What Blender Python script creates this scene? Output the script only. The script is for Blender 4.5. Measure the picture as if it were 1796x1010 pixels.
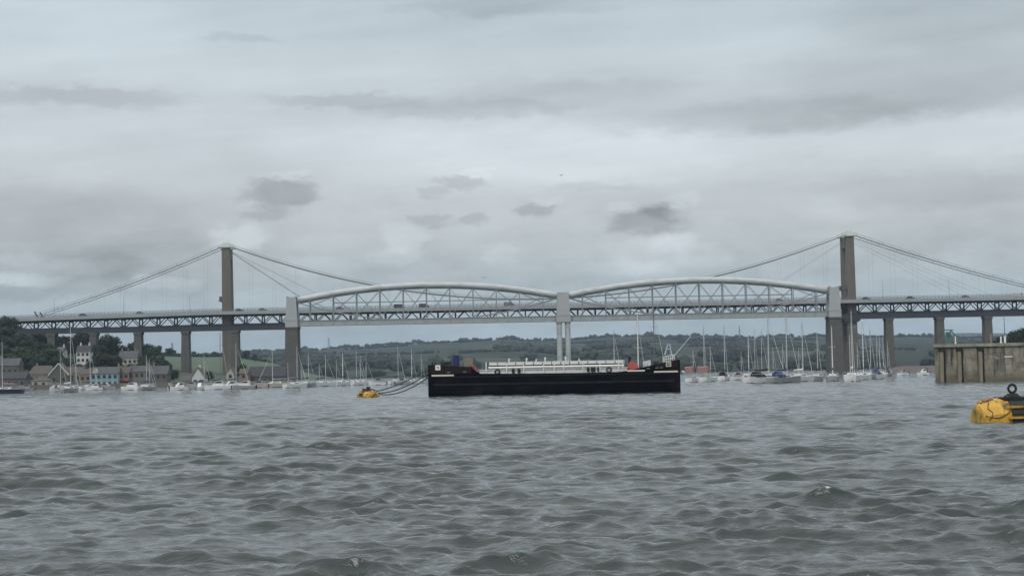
import bpy, math, random
import numpy as np
from mathutils import Vector, Matrix

for o in list(bpy.data.objects):
    bpy.data.objects.remove(o)
SC = bpy.context.scene
COL = SC.collection
R = math.radians
random.seed(7)
rng = np.random.default_rng(11)

# ------------------------------------------------------------------ camera
FPX, CX, CY = 3078.0, 898.0, 505.0          # focal length and centre in photo pixels
HCAM = 3.0
PITCH = math.atan(148.0 / FPX)
ROLL = R(-1.06)
cam_d = bpy.data.cameras.new('camera')
cam = bpy.data.objects.new('camera', cam_d)
COL.objects.link(cam)
RM = Matrix.Rotation(math.pi / 2 + PITCH, 4, 'X') @ Matrix.Rotation(ROLL, 4, 'Z')
cam.matrix_world = Matrix.Translation((0, 0, HCAM)) @ RM
cam_d.sensor_width = 36.0
cam_d.lens = 36.0 * FPX / 1796.0
cam_d.clip_start = 0.5
cam_d.clip_end = 40000
SC.camera = cam


def ray(px, py):
    return RM.to_3x3() @ Vector(((px - CX) / FPX, (CY - py) / FPX, -1.0))


def W(px, py, D):
    """world point seen at photo pixel (px,py) at ground distance D"""
    r = ray(px, py)
    t = D / r.y
    return Vector((r.x * t, D, HCAM + r.z * t))


def YH(px):                                   # photo row of the horizon
    lo, hi = 500.0, 800.0
    for _ in range(40):
        m = (lo + hi) / 2
        if ray(px, m).z > 0: lo = m
        else: hi = m
    return lo


def on_water(px, py):
    r = ray(px, py)
    t = -HCAM / r.z
    return Vector((r.x * t, r.y * t, 0.0))


# ------------------------------------------------------------------ world, sun, exposure
SUN_EL, SUN_AZ = R(48), R(205)                # azimuth clockwise from +Y (behind the camera, to the left)
world = bpy.data.worlds.new('World')
SC.world = world
world.use_nodes = True


def build_world():
    nt = world.node_tree
    nt.nodes.clear()
    L = nt.links

    def nd(t, **kw):
        n = nt.nodes.new(t)
        for k, v in kw.items(): setattr(n, k, v)
        return n

    def mth(op, a, b=None, c=None):
        n = nd('ShaderNodeMath', operation=op)
        for i, v in enumerate((a, b, c)):
            if v is None: continue
            if isinstance(v, (int, float)): n.inputs[i].default_value = v
            else: L.new(v, n.inputs[i])
        return n.outputs[0]

    def vec(x, y, z=0.0):
        n = nd('ShaderNodeCombineXYZ')
        for i, v in enumerate((x, y, z)):
            if isinstance(v, (int, float)): n.inputs[i].default_value = v
            else: L.new(v, n.inputs[i])
        return n.outputs[0]

    def noise(v, scale, detail=5, rough=0.55):
        n = nd('ShaderNodeTexNoise')
        n.inputs['Scale'].default_value = scale
        n.inputs['Detail'].default_value = detail
        n.inputs['Roughness'].default_value = rough
        L.new(v, n.inputs['Vector'])
        return n.outputs['Fac'], n.outputs['Color']

    tc = nd('ShaderNodeTexCoord')
    sp = nd('ShaderNodeSeparateXYZ')
    L.new(tc.outputs['Generated'], sp.inputs[0])
    X, Y, Z = sp.outputs
    az = mth('ARCTAN2', X, Y)
    el = mth('ARCSINE', Z)
    U = mth('MULTIPLY_ADD', az, FPX, CX)      # sky azimuth / elevation in units of 1/3078 rad
    V = mth('MULTIPLY', el, FPX)
    # base colour of the overcast by elevation
    ramp = nd('ShaderNodeValToRGB')
    L.new(mth('DIVIDE', V, 4835.0), ramp.inputs[0])
    k = 900 / 4835
    stops = [(0.0, (.375, .455, .505)), (0.08 * k, (.36, .445, .50)), (0.16 * k, (.425, .49, .525)), (0.28 * k, (.525, .565, .588)),
             (0.40 * k, (.60, .65, .68)), (0.52 * k, (.585, .64, .675)), (0.72 * k, (.54, .62, .665)), (k, (.62, .69, .735)), (.36, (.95, 1.0, 1.04)), (1.0, (1.5, 1.56, 1.6))]
    cr = ramp.color_ramp
    while len(cr.elements) < len(stops): cr.elements.new(0.5)
    for e, (p, c) in zip(cr.elements, stops):
        e.position = p; e.color = (*c, 1)
    # warp
    w1, wc = noise(vec(mth('DIVIDE', U, 80.0), mth('DIVIDE', V, 36.0), 3.0), 1.0, 7, 0.68)
    wsub = nd('ShaderNodeVectorMath', operation='SUBTRACT')
    L.new(wc, wsub.inputs[0]); wsub.inputs[1].default_value = (.5, .5, .5)
    wmul = nd('ShaderNodeVectorMath', operation='MULTIPLY')
    L.new(wsub.outputs[0], wmul.inputs[0]); wmul.inputs[1].default_value = (120, 52, 0)
    wadd = nd('ShaderNodeVectorMath', operation='ADD')
    L.new(vec(U, V, 0.0), wadd.inputs[0]); L.new(wmul.outputs[0], wadd.inputs[1])
    w2, wc2 = noise(vec(mth('DIVIDE', U, 24.0), mth('DIVIDE', V, 12.0), 9.0), 1.0, 6, 0.65)
    ws2 = nd('ShaderNodeVectorMath', operation='SUBTRACT')
    L.new(wc2, ws2.inputs[0]); ws2.inputs[1].default_value = (.5, .5, .5)
    wm2 = nd('ShaderNodeVectorMath', operation='MULTIPLY_ADD')
    L.new(ws2.outputs[0], wm2.inputs[0]); wm2.inputs[1].default_value = (30, 15, 0); L.new(wadd.outputs[0], wm2.inputs[2])
    P = wm2.outputs[0]
    # streaky layer clouds and soft mottling, everywhere in the sky
    s1, _ = noise(vec(mth('DIVIDE', U, 620.0), mth('MULTIPLY_ADD', V, 1 / 85.0, mth('MULTIPLY', U, -0.0009)), 0.0), 1.0, 6, 0.55)
    s2, _ = noise(vec(mth('DIVIDE', U, 300.0), mth('DIVIDE', V, 130.0), 7.0), 1.0, 6, 0.6)
    s3, _ = noise(vec(mth('DIVIDE', U, 130.0), mth('DIVIDE', V, 52.0), 2.0), 1.0, 8, 0.62)
    total = mth('ADD', mth('MULTIPLY', mth('SUBTRACT', s1, 0.5), 0.46), mth('MULTIPLY', mth('SUBTRACT', s2, 0.5), 0.22))
    lowmask = nd('ShaderNodeMapRange', interpolation_type='SMOOTHSTEP')
    L.new(V, lowmask.inputs[0])
    lowmask.inputs[1].default_value = 420; lowmask.inputs[2].default_value = 130
    total = mth('ADD', total, mth('MULTIPLY', mth('MULTIPLY', mth('SUBTRACT', s3, 0.5), 0.62), lowmask.outputs[0]))
    blobs = [  # photo px, py, rx, ry, amount
        (492, 338, 84, 34, -.27), (470, 377, 62, 17, -.16), (812, 319, 62, 19, -.2), (765, 338, 34, 10, -.13),
        (940, 367, 46, 19, -.2), (758, 388, 44, 16, -.17), (832, 386, 42, 14, -.18), (1138, 386, 84, 36, -.28),
        (1170, 370, 44, 22, -.1), (610, 177, 190, 17, -.15), (830, 192, 270, 22, -.12), (140, 170, 240, 20, -.12),
        (425, 70, 80, 11, -.1), (1000, 165, 330, 34, -.08), (1330, 205, 420, 40, -.13), (1640, 130, 420, 90, -.14),
        (1680, 15, 360, 70, -.12), (890, 10, 260, 24, -.13), (1040, 327, 110, 12, -.09), (60, 395, 380, 95, -.16),
        (330, 470, 330, 60, -.1), (140, 492, 110, 34, -.14), (1680, 330, 330, 40, -.09), (20, 515, 60, 22, -.16),
        (1500, 430, 500, 60, -.05),
        (708, 424, 54, 36, .15), (425, 416, 66, 26, .16), (1140, 445, 100, 52, .12), (880, 446, 46, 24, .12),
        (745, 476, 80, 30, .08), (45, 490, 90, 14, .2), (285, 496, 80, 16, .15), (1000, 268, 420, 80, .1),
        (640, 260, 260, 70, .06), (1660, 235, 420, 48, .09), (1250, 255, 300, 40, .05), (330, 215, 260, 30, .05), (560, 470, 90, 26, .1), (215, 465, 70, 30, -.1), (1000, 480, 120, 30, -.06), (1640, 470, 200, 36, .05), (60, 60, 420, 110, .07), (1230, 450, 70, 30, .1), (505, 308, 60, 10, .09), (1200, 352, 40, 14, .09), (1095, 362, 40, 12, .08), (830, 300, 46, 8, .07), (960, 350, 40, 9, .07), (690, 455, 60, 22, .1), (1090, 470, 80, 24, .09), (1180, 425, 50, 24, .1), (120, 470, 90, 18, .1), (30, 455, 60, 16, .1)]
    for (px, py, rx, ry, am) in blobs:
        d = ray(px, py).normalized()
        u = math.atan2(d.x, d.y) * FPX + CX; v = math.asin(d.z) * FPX
        s = nd('ShaderNodeVectorMath', operation='SUBTRACT')
        L.new(P, s.inputs[0]); s.inputs[1].default_value = (u, v, 0)
        m = nd('ShaderNodeVectorMath', operation='MULTIPLY')
        L.new(s.outputs[0], m.inputs[0]); m.inputs[1].default_value = (1 / rx, 1 / ry, 0)
        ln = nd('ShaderNodeVectorMath', operation='LENGTH')
        L.new(m.outputs[0], ln.inputs[0])
        mr = nd('ShaderNodeMapRange', interpolation_type='SMOOTHSTEP')
        L.new(ln.outputs['Value'], mr.inputs[0])
        mr.inputs[1].default_value = 1.03; mr.inputs[2].default_value = 0.42
        mr.inputs[3].default_value = 0.0; mr.inputs[4].default_value = am * 1.15
        total = mth('ADD', total, mr.outputs[0])
    gain = mth('ADD', total, 1.0)
    mul = nd('ShaderNodeVectorMath', operation='SCALE')
    L.new(ramp.outputs[0], mul.inputs[0]); L.new(gain, mul.inputs['Scale'])
    sky = nd('ShaderNodeTexSky', sky_type='NISHITA')
    sky.sun_disc = False
    sky.sun_elevation = SUN_EL
    sky.sun_rotation = SUN_AZ
    skm = nd('ShaderNodeVectorMath', operation='SCALE')
    L.new(sky.outputs[0], skm.inputs[0]); skm.inputs['Scale'].default_value = 0.1
    mix = nd('ShaderNodeMix', data_type='RGBA')
    mix.inputs['Factor'].default_value = 0.95
    L.new(skm.outputs[0], mix.inputs['A']); L.new(mul.outputs[0], mix.inputs['B'])
    bg = nd('ShaderNodeBackground')
    bg.inputs['Strength'].default_value = 1.0
    L.new(mix.outputs['Result'], bg.inputs['Color'])
    out = nd('ShaderNodeOutputWorld')
    L.new(bg.outputs[0], out.inputs['Surface'])


build_world()
sl = bpy.data.lights.new('sun', 'SUN')
sl.energy = 1.2
sl.angle = R(18)
sl.color = (1.0, 0.96, 0.9)
sun = bpy.data.objects.new('sun', sl)
COL.objects.link(sun)
sd = Vector((math.sin(SUN_AZ) * math.cos(SUN_EL), math.cos(SUN_AZ) * math.cos(SUN_EL), math.sin(SUN_EL)))
sun.rotation_euler = sd.to_track_quat('Z', 'Y').to_euler()
sun.location = (0, -50, 200)
SC.view_settings.view_transform = 'Standard'
SC.view_settings.look = 'None'
SC.view_settings.exposure = 0.0
SC.view_settings.gamma = 1.0
SC.view_settings.use_curve_mapping = False
SC.render.engine = 'CYCLES'
SC.cycles.use_denoising = True
SC.cycles.max_bounces = 6


# ------------------------------------------------------------------ helpers: mesh, tags, materials
class MB:
    def __init__(s): s.v = []; s.f = []

    def add(s, vs, fs):
        n = len(s.v)
        s.v += [tuple(p) for p in vs]
        s.f += [tuple(i + n for i in q) for q in fs]
        return s

    def box(s, a, b):
        (x0, y0, z0), (x1, y1, z1) = a, b
        return s.add([(x0, y0, z0), (x1, y0, z0), (x1, y1, z0), (x0, y1, z0), (x0, y0, z1), (x1, y0, z1), (x1, y1, z1), (x0, y1, z1)],
                     [(0, 3, 2, 1), (4, 5, 6, 7), (0, 1, 5, 4), (1, 2, 6, 5), (2, 3, 7, 6), (3, 0, 4, 7)])

    def cbox(s, c, d):
        return s.box([c[i] - d[i] / 2 for i in range(3)], [c[i] + d[i] / 2 for i in range(3)])

    def frus(s, c0, d0, c1, d1):               # tapered box: bottom centre/size to top centre/size
        q = []
        for c, d in ((c0, d0), (c1, d1)):
            for sx, sy in ((-1, -1), (1, -1), (1, 1), (-1, 1)):
                q.append((c[0] + sx * d[0] / 2, c[1] + sy * d[1] / 2, c[2]))
        return s.add(q, [(0, 3, 2, 1), (4, 5, 6, 7), (0, 1, 5, 4), (1, 2, 6, 5), (2, 3, 7, 6), (3, 0, 4, 7)])

    def beam(s, p, q, w, h):
        p = Vector(p); q = Vector(q); d = (q - p).normalized()
        up = Vector((0, 0, 1)) if abs(d.z) < 0.98 else Vector((1, 0, 0))
        a = d.cross(up).normalized() * w / 2
        b = a.cross(d).normalized() * h / 2
        vs = [p - a - b, p + a - b, p + a + b, p - a + b, q - a - b, q + a - b, q + a + b, q - a + b]
        return s.add(vs, [(0, 1, 2, 3), (4, 7, 6, 5), (0, 4, 5, 1), (1, 5, 6, 2), (2, 6, 7, 3), (3, 7, 4, 0)])

    def tube(s, pts, r, n=8, flat=1.0):
        pts = [Vector(p) for p in pts]
        rr = r if isinstance(r, (list, tuple)) else [r] * len(pts)
        rings = []
        for i, p in enumerate(pts):
            d = (pts[min(i + 1, len(pts) - 1)] - pts[max(i - 1, 0)]).normalized()
            up = Vector((0, 0, 1)) if abs(d.z) < 0.95 else Vector((0, 1, 0))
            a = d.cross(up).normalized(); b = a.cross(d).normalized()
            rings.append([p + a * math.cos(t) * rr[i] + b * math.sin(t) * rr[i] * flat for t in [2 * math.pi * k / n for k in range(n)]])
        return s.loft(rings)

    def loft(s, rings, cap=True):
        n = len(rings[0]); vs = [p for r_ in rings for p in r_]; fs = []
        for i in range(len(rings) - 1):
            for k in range(n):
                fs.append((i * n + k, i * n + (k + 1) % n, (i + 1) * n + (k + 1) % n, (i + 1) * n + k))
        if cap:
            fs.append(tuple(reversed(range(n))))
            fs.append(tuple((len(rings) - 1) * n + k for k in range(n)))
        return s.add(vs, fs)

    def prism(s, poly, y0, y1):                # polygon in (x,z) pushed along y
        n = len(poly)
        vs = [(x, y0, z) for x, z in poly] + [(x, y1, z) for x, z in poly]
        fs = [tuple(range(n)), tuple(reversed(range(n, 2 * n)))] + [(k, k + n, (k + 1) % n + n, (k + 1) % n) for k in range(n)]
        return s.add(vs, fs)

    def torus(s, c, R0, r, axis='y', n=18, m=8):
        vs = []; fs = []
        for i in range(n):
            t = 2 * math.pi * i / n
            for j in range(m):
                u = 2 * math.pi * j / m
                a = (R0 + r * math.cos(u)) * math.cos(t); b = (R0 + r * math.cos(u)) * math.sin(t); h = r * math.sin(u)
                vs.append((c[0] + a, c[1] + h, c[2] + b) if axis == 'y' else (c[0] + a, c[1] + b, c[2] + h))
        for i in range(n):
            for j in range(m):
                fs.append((i * m + j, i * m + (j + 1) % m, ((i + 1) % n) * m + (j + 1) % m, ((i + 1) % n) * m + j))
        return s.add(vs, fs)

    def blob(s, c, r, rnd, jit=0.18, lvl=1):
        vs, fs = ICO[lvl]
        q = []
        for p in vs:
            k = 1 + rnd.uniform(-jit, jit)
            q.append((c[0] + p[0] * r[0] * k, c[1] + p[1] * r[1] * k, c[2] + p[2] * r[2] * k))
        return s.add(q, fs)

    def build(s, name, mat, parent=None, loc=(0, 0, 0), smooth=False):
        me = bpy.data.meshes.new(name)
        me.from_pydata(s.v, [], s.f)
        me.update()
        if mat is not None: me.materials.append(mat)
        if smooth:
            me.polygons.foreach_set('use_smooth', [True] * len(me.polygons))
        o = bpy.data.objects.new(name, me)
        COL.objects.link(o)
        o.location = loc
        if parent is not None: o.parent = parent
        return o


def make_ico():
    import bmesh
    out = {}
    for lv in (1, 2):
        bm = bmesh.new()
        bmesh.ops.create_icosphere(bm, subdivisions=lv, radius=1)
        bm.verts.ensure_lookup_table()
        out[lv] = ([tuple(v.co) for v in bm.verts], [tuple(v.index for v in f.verts) for f in bm.faces])
        bm.free()
    return out


ICO = make_ico()


def tag(o, label=None, cat=None, group=None, kind=None):
    if label: o['label'] = label
    if cat: o['category'] = cat
    if group: o['group'] = group
    if kind: o['kind'] = kind
    return o


def thing(name, label, cat, loc=(0, 0, 0), rz=0.0, group=None):
    o = bpy.data.objects.new(name, None)
    COL.objects.link(o)
    o.location = loc
    o.rotation_euler = (0, 0, rz)
    o.empty_display_size = 0.5
    return tag(o, label, cat, group)


def mat(name, col, rough=0.7, var=0.18, scale=0.6, metal=0.0, stretch=(1, 1, 1), bump=0.0, stain=None, coat=0.0, spec=0.5):
    """plain procedural paint / stone: colour broken up by two noises, optional stains of another colour"""
    m = bpy.data.materials.new(name)
    m.use_nodes = True
    nt = m.node_tree; L = nt.links
    b = nt.nodes['Principled BSDF']
    b.inputs['Roughness'].default_value = rough
    b.inputs['Metallic'].default_value = metal
    b.inputs['Specular IOR Level'].default_value = spec
    tc = nt.nodes.new('ShaderNodeTexCoord')
    mp = nt.nodes.new('ShaderNodeMapping')
    mp.inputs['Scale'].default_value = stretch
    L.new(tc.outputs['Object'], mp.inputs[0])
    n = nt.nodes.new('ShaderNodeTexNoise')
    n.inputs['Scale'].default_value = scale; n.inputs['Detail'].default_value = 7; n.inputs['Roughness'].default_value = 0.65
    L.new(mp.outputs[0], n.inputs['Vector'])
    rp = nt.nodes.new('ShaderNodeValToRGB')
    rp.color_ramp.elements[0].position = 0.3; rp.color_ramp.elements[1].position = 0.7
    rp.color_ramp.elements[0].color = (*[max(0, c * (1 - var)) for c in col], 1)
    rp.color_ramp.elements[1].color = (*[min(1, c * (1 + var)) for c in col], 1)
    L.new(n.outputs['Fac'], rp.inputs[0])
    out = rp.outputs[0]
    if stain:
        scol, sscale, lo, hi, sst = stain
        mp2 = nt.nodes.new('ShaderNodeMapping'); mp2.inputs['Scale'].default_value = sst
        L.new(tc.outputs['Object'], mp2.inputs[0])
        n2 = nt.nodes.new('ShaderNodeTexNoise')
        n2.inputs['Scale'].default_value = sscale; n2.inputs['Detail'].default_value = 6; n2.inputs['Roughness'].default_value = 0.6
        L.new(mp2.outputs[0], n2.inputs['Vector'])
        mr = nt.nodes.new('ShaderNodeMapRange')
        mr.inputs[1].default_value = lo; mr.inputs[2].default_value = hi
        L.new(n2.outputs['Fac'], mr.inputs[0])
        mx = nt.nodes.new('ShaderNodeMix'); mx.data_type = 'RGBA'
        L.new(mr.outputs[0], mx.inputs['Factor']); L.new(out, mx.inputs['A']); mx.inputs['B'].default_value = (*scol, 1)
        out = mx.outputs['Result']
    L.new(out, b.inputs['Base Color'])
    if bump:
        bp = nt.nodes.new('ShaderNodeBump')
        bp.inputs['Strength'].default_value = bump; bp.inputs['Distance'].default_value = 0.1
        L.new(n.outputs['Fac'], bp.inputs['Height']); L.new(bp.outputs[0], b.inputs['Normal'])
    return m


def glass(name, col=(.02, .025, .03)):
    return mat(name, col, rough=0.12, var=0.3, scale=0.8)


M = {
    'bridge_grey': mat('pale grey bridge paint', (.43, .45, .44), .5, .09, .3, stain=((.27, .28, .265), .35, .48, .75, (.35, 1, 1))),
    'portal': mat('portal grey paint', (.35, .36, .36), .55, .06, .2, stain=((.33, .34, .34), .4, .5, .8, (1, 1, .2))),
    'truss_grey': mat('truss member grey paint', (.225, .24, .242), .55, .1, .4),
    'girder_grey': mat('girder grey paint', (.30, .325, .325), .55, .1, .3),
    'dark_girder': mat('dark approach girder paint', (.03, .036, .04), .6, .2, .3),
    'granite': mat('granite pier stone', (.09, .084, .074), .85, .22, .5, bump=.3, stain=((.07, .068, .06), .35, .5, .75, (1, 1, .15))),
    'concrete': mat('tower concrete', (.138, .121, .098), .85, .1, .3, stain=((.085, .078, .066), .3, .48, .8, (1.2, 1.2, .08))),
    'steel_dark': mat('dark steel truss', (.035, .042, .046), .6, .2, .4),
    'fascia': mat('deck fascia grey', (.30, .31, .31), .7, .1, .1),
    'asphalt': mat('asphalt', (.05, .05, .05), .9, .2, .5),
    'cable': mat('cable steel', (.17, .19, .2), .6, .1, .3),
    'saddle': mat('saddle pale paint', (.48, .54, .47), .6, .12, .5),
    'rail': mat('railing galvanised', (.13, .14, .145), .5, .1, .5),
    'hull_black': mat('black hull paint', (.0012, .0014, .004), .5, .35, .25, stain=((.017, .0145, .014), .5, .5, .8, (.5, 1, 1.2)), bump=.04, spec=.06),
    'white_paint': mat('white deck paint', (.70, .70, .67), .55, .08, .8, stain=((.42, .36, .27), .9, .58, .85, (1, 1, .5))),
    'rust_red': mat('red tarpaulin', (.25, .022, .022), .65, .25, 1.2),
    'strake': mat('scuffed dark strake paint', (.012, .012, .015), .55, .6, 1.5, stretch=(.4, 1, 1), spec=.2),
    'bulwark_red': mat('dark reddish bulwark paint', (.014, .006, .006), .55, .4, .8, spec=.2),
    'shade_brown': mat('dark brown hatch shadow', (.06, .05, .035), .85, .4, .9),  # shade colour for the gap below the hatch panels
    'blue': mat('deep blue paint', (.012, .026, .115), .5, .15, 1),
    'beige': mat('beige paint', (.2, .172, .14), .6, .12, 1),
    'green_dark': mat('dark green paint', (.035, .07, .06), .6, .2, 1),
    'black': mat('black rubber', (.012, .012, .012), .75, .3, 1.2),
    'rope': mat('mooring rope', (.05, .05, .048), .9, .2, 3),
    'buoy_yellow': mat('weathered yellow buoy paint', (.56, .31, .025), .5, .25, 1.6, bump=.2,
                       stain=((.085, .06, .025), 1.9, .48, .66, (1, 1, .6))),
    'rust': mat('rust', (.19, .06, .025), .8, .35, 2),
    'timber': mat('weathered fender timber', (.22, .195, .145), .85, .3, 1, stretch=(3, 3, .4)),
    'stripe': mat('cream stripe paint', (.66, .60, .50), .6, .08, 1),
    'mud': mat('foreshore mud', (.075, .062, .05), .9, .25, .1),
    'grass_bank': mat('rough grass', (.04, .058, .028), .95, .3, .06, stain=((.025, .036, .02), .05, .45, .7, (1, 1, 1))),
    'field': mat('pasture grass', (.05, .08, .042), .95, .14, .012, stain=((.036, .058, .032), .006, .45, .65, (1, 2, 1))),
    'quay': mat('quay stone', (.13, .12, .1), .9, .25, .4),
    'bark': mat('tree bark', (.06, .048, .035), .9, .25, 1),
    'slate': mat('slate roof', (.066, .068, .07), .8, .2, .7),
    'slate_brown': mat('brown tile roof', (.085, .072, .062), .85, .2, .7),
    'slate_dark': mat('dark slate roof', (.036, .037, .041), .8, .2, .7),
    'render_white': mat('white render', (.5, .5, .48), .85, .06, .4),
    'render_cream': mat('cream render', (.36, .335, .28), .85, .08, .4),
    'render_blue': mat('blue render', (.20, .31, .36), .85, .08, .4),
    'render_pink': mat('pink render', (.23, .17, .145), .85, .1, .4),
    'stone': mat('rubble stone wall', (.17, .158, .135), .9, .25, .8),
    'stone_dark': mat('dark stone wall', (.10, .095, .085), .9, .25, .8),
    'red': mat('red shopfront', (.33, .03, .04), .7, .12, 1),
    'window': glass('dark window glass'),
    'gel_white': mat('white gelcoat', (.68, .69, .68), .3, .05, .6),
    'gel_grey': mat('grey hull', (.27, .285, .295), .35, .08, .6),
    'gel_cream': mat('cream hull', (.42, .40, .33), .4, .08, .6),
    'gel_navy': mat('navy hull', (.02, .026, .045), .35, .15, .6),
    'gel_blue': mat('pale blue hull', (.36, .45, .52), .35, .08, .6),
    'alu': mat('aluminium mast', (.46, .47, .47), .45, .08, .6),
    'alu_white': mat('white mast', (.72, .72, .70), .4, .05, .6),
    'alu_dark': mat('dark mast', (.13, .14, .15), .5, .1, .6),
    'canvas_blue': mat('blue canvas', (.03, .05, .12), .9, .15, 1.5),
    'canvas_black': mat('black canvas', (.012, .013, .016), .9, .2, 1.5),
    'canvas_white': mat('white canvas', (.66, .66, .62), .9, .06, 1.5),
    'canvas_red': mat('faded red canvas', (.30, .17, .165), .9, .15, 1.5),
    'canvas_green': mat('green canvas', (.04, .10, .07), .9, .15, 1.5),
    'antifoul': mat('antifouling band', (.07, .03, .03), .8, .3, 1),
    'crane_green': mat('green crane paint', (.05, .13, .105), .6, .2, .8),
    'crane_blue': mat('pale blue grey crane paint', (.42, .48, .54), .5, .1, .8),
    'pylon': mat('pylon steel', (.20, .22, .235), .6, .1, 1),
    'car_dark': mat('dark car paint', (.025, .028, .032), .3, .1, 1),
    'car_grey': mat('grey car paint', (.16, .17, .18), .3, .1, 1),
    'car_red': mat('dull red car paint', (.16, .03, .03), .3, .1, 1),
    'car_white': mat('white van paint', (.6, .6, .6), .3, .06, 1),
    'bird': mat('gull feathers', (.16, .16, .17), .8, .3, 8),
}


def wharf_mat():
    """weathered concrete blocks: courses, streaks, green-brown tide band"""
    m = bpy.data.materials.new('wharf concrete')
    m.use_nodes = True
    nt = m.node_tree; L = nt.links; b = nt.nodes['Principled BSDF']
    b.inputs['Roughness'].default_value = .9
    tc = nt.nodes.new('ShaderNodeTexCoord')

    def noi(scale, st, det=7):
        mp = nt.nodes.new('ShaderNodeMapping'); mp.inputs['Scale'].default_value = st
        L.new(tc.outputs['Object'], mp.inputs[0])
        n = nt.nodes.new('ShaderNodeTexNoise'); n.inputs['Scale'].default_value = scale; n.inputs['Detail'].default_value = det
        n.inputs['Roughness'].default_value = .68
        L.new(mp.outputs[0], n.inputs['Vector'])
        return n.outputs['Fac']

    def rng_(s, a, bb):
        mr = nt.nodes.new('ShaderNodeMapRange'); mr.inputs[1].default_value = a; mr.inputs[2].default_value = bb
        L.new(s, mr.inputs[0]); return mr.outputs[0]

    def mixc(f, a, bcol):
        mx = nt.nodes.new('ShaderNodeMix'); mx.data_type = 'RGBA'
        L.new(f, mx.inputs['Factor'])
        if isinstance(a, tuple): mx.inputs['A'].default_value = (*a, 1)
        else: L.new(a, mx.inputs['A'])
        mx.inputs['B'].default_value = (*bcol, 1)
        return mx.outputs['Result']
    c = mixc(rng_(noi(.45, (1, 1, 1)), .35, .65), (.36, .325, .255), (.145, .132, .106))
    c = mixc(rng_(noi(.7, (1.6, 1.6, .18)), .47, .66), c, (.03, .028, .024))     # run-off streaks
    c = mixc(rng_(noi(.55, (1, 1, 1.6)), .58, .70), c, (.42, .38, .30))            # pale lime patches
    br = nt.nodes.new('ShaderNodeTexBrick')
    br.inputs['Scale'].default_value = 1.0
    br.inputs['Brick Width'].default_value = 2.2; br.inputs['Row Height'].default_value = .95; br.inputs['Mortar Size'].default_value = .035
    br.inputs['Color1'].default_value = (0, 0, 0, 1); br.inputs['Color2'].default_value = (.25, .25, .25, 1); br.inputs['Mortar'].default_value = (1, 1, 1, 1)
    sx = nt.nodes.new('ShaderNodeSeparateXYZ'); L.new(tc.outputs['Object'], sx.inputs[0])
    cb = nt.nodes.new('ShaderNodeCombineXYZ'); L.new(sx.outputs[0], cb.inputs[0]); L.new(sx.outputs[2], cb.inputs[1])
    L.new(cb.outputs[0], br.inputs['Vector'])
    sp2 = nt.nodes.new('ShaderNodeMath'); sp2.operation = 'MULTIPLY'; sp2.inputs[1].default_value = .4
    L.new(br.outputs['Color'], sp2.inputs[0])
    c = mixc(sp2.outputs[0], c, (.075, .07, .058))
    c = mixc(rng_(sx.outputs[2], 1.9, .2), c, (.14, .122, .07))                 # weed below the tide line
    L.new(c, b.inputs['Base Color'])
    bp = nt.nodes.new('ShaderNodeBump'); bp.inputs['Strength'].default_value = .5; bp.inputs['Distance'].default_value = .2
    L.new(noi(1.5, (1, 1, 1)), bp.inputs['Height']); L.new(bp.outputs[0], b.inputs['Normal'])
    return m


def leaf_mat(name, a, bcol, c, scale=.22):
    m = bpy.data.materials.new(name)
    m.use_nodes = True
    nt = m.node_tree; L = nt.links; b = nt.nodes['Principled BSDF']
    b.inputs['Roughness'].default_value = .75
    b.inputs['Specular IOR Level'].default_value = .2
    tc = nt.nodes.new('ShaderNodeTexCoord')
    n = nt.nodes.new('ShaderNodeTexNoise'); n.inputs['Scale'].default_value = scale; n.inputs['Detail'].default_value = 6
    L.new(tc.outputs['Object'], n.inputs['Vector'])
    rp = nt.nodes.new('ShaderNodeValToRGB')
    rp.color_ramp.elements[0].position = .32; rp.color_ramp.elements[0].color = (*a, 1)
    rp.color_ramp.elements[1].position = .68; rp.color_ramp.elements[1].color = (*c, 1)
    e = rp.color_ramp.elements.new(.5); e.color = (*bcol, 1)
    L.new(n.outputs['Fac'], rp.inputs[0]); L.new(rp.outputs[0], b.inputs['Base Color'])
    return m


M['leaf_dark'] = leaf_mat('dark foliage', (.011, .018, .011), (.018, .029, .015), (.033, .048, .021))
M['leaf_mid'] = leaf_mat('mid green foliage', (.018, .03, .014), (.028, .045, .019), (.046, .068, .027))
M['leaf_far'] = leaf_mat('far woodland foliage', (.015, .023, .018), (.021, .031, .022), (.031, .044, .028), .012)


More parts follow.
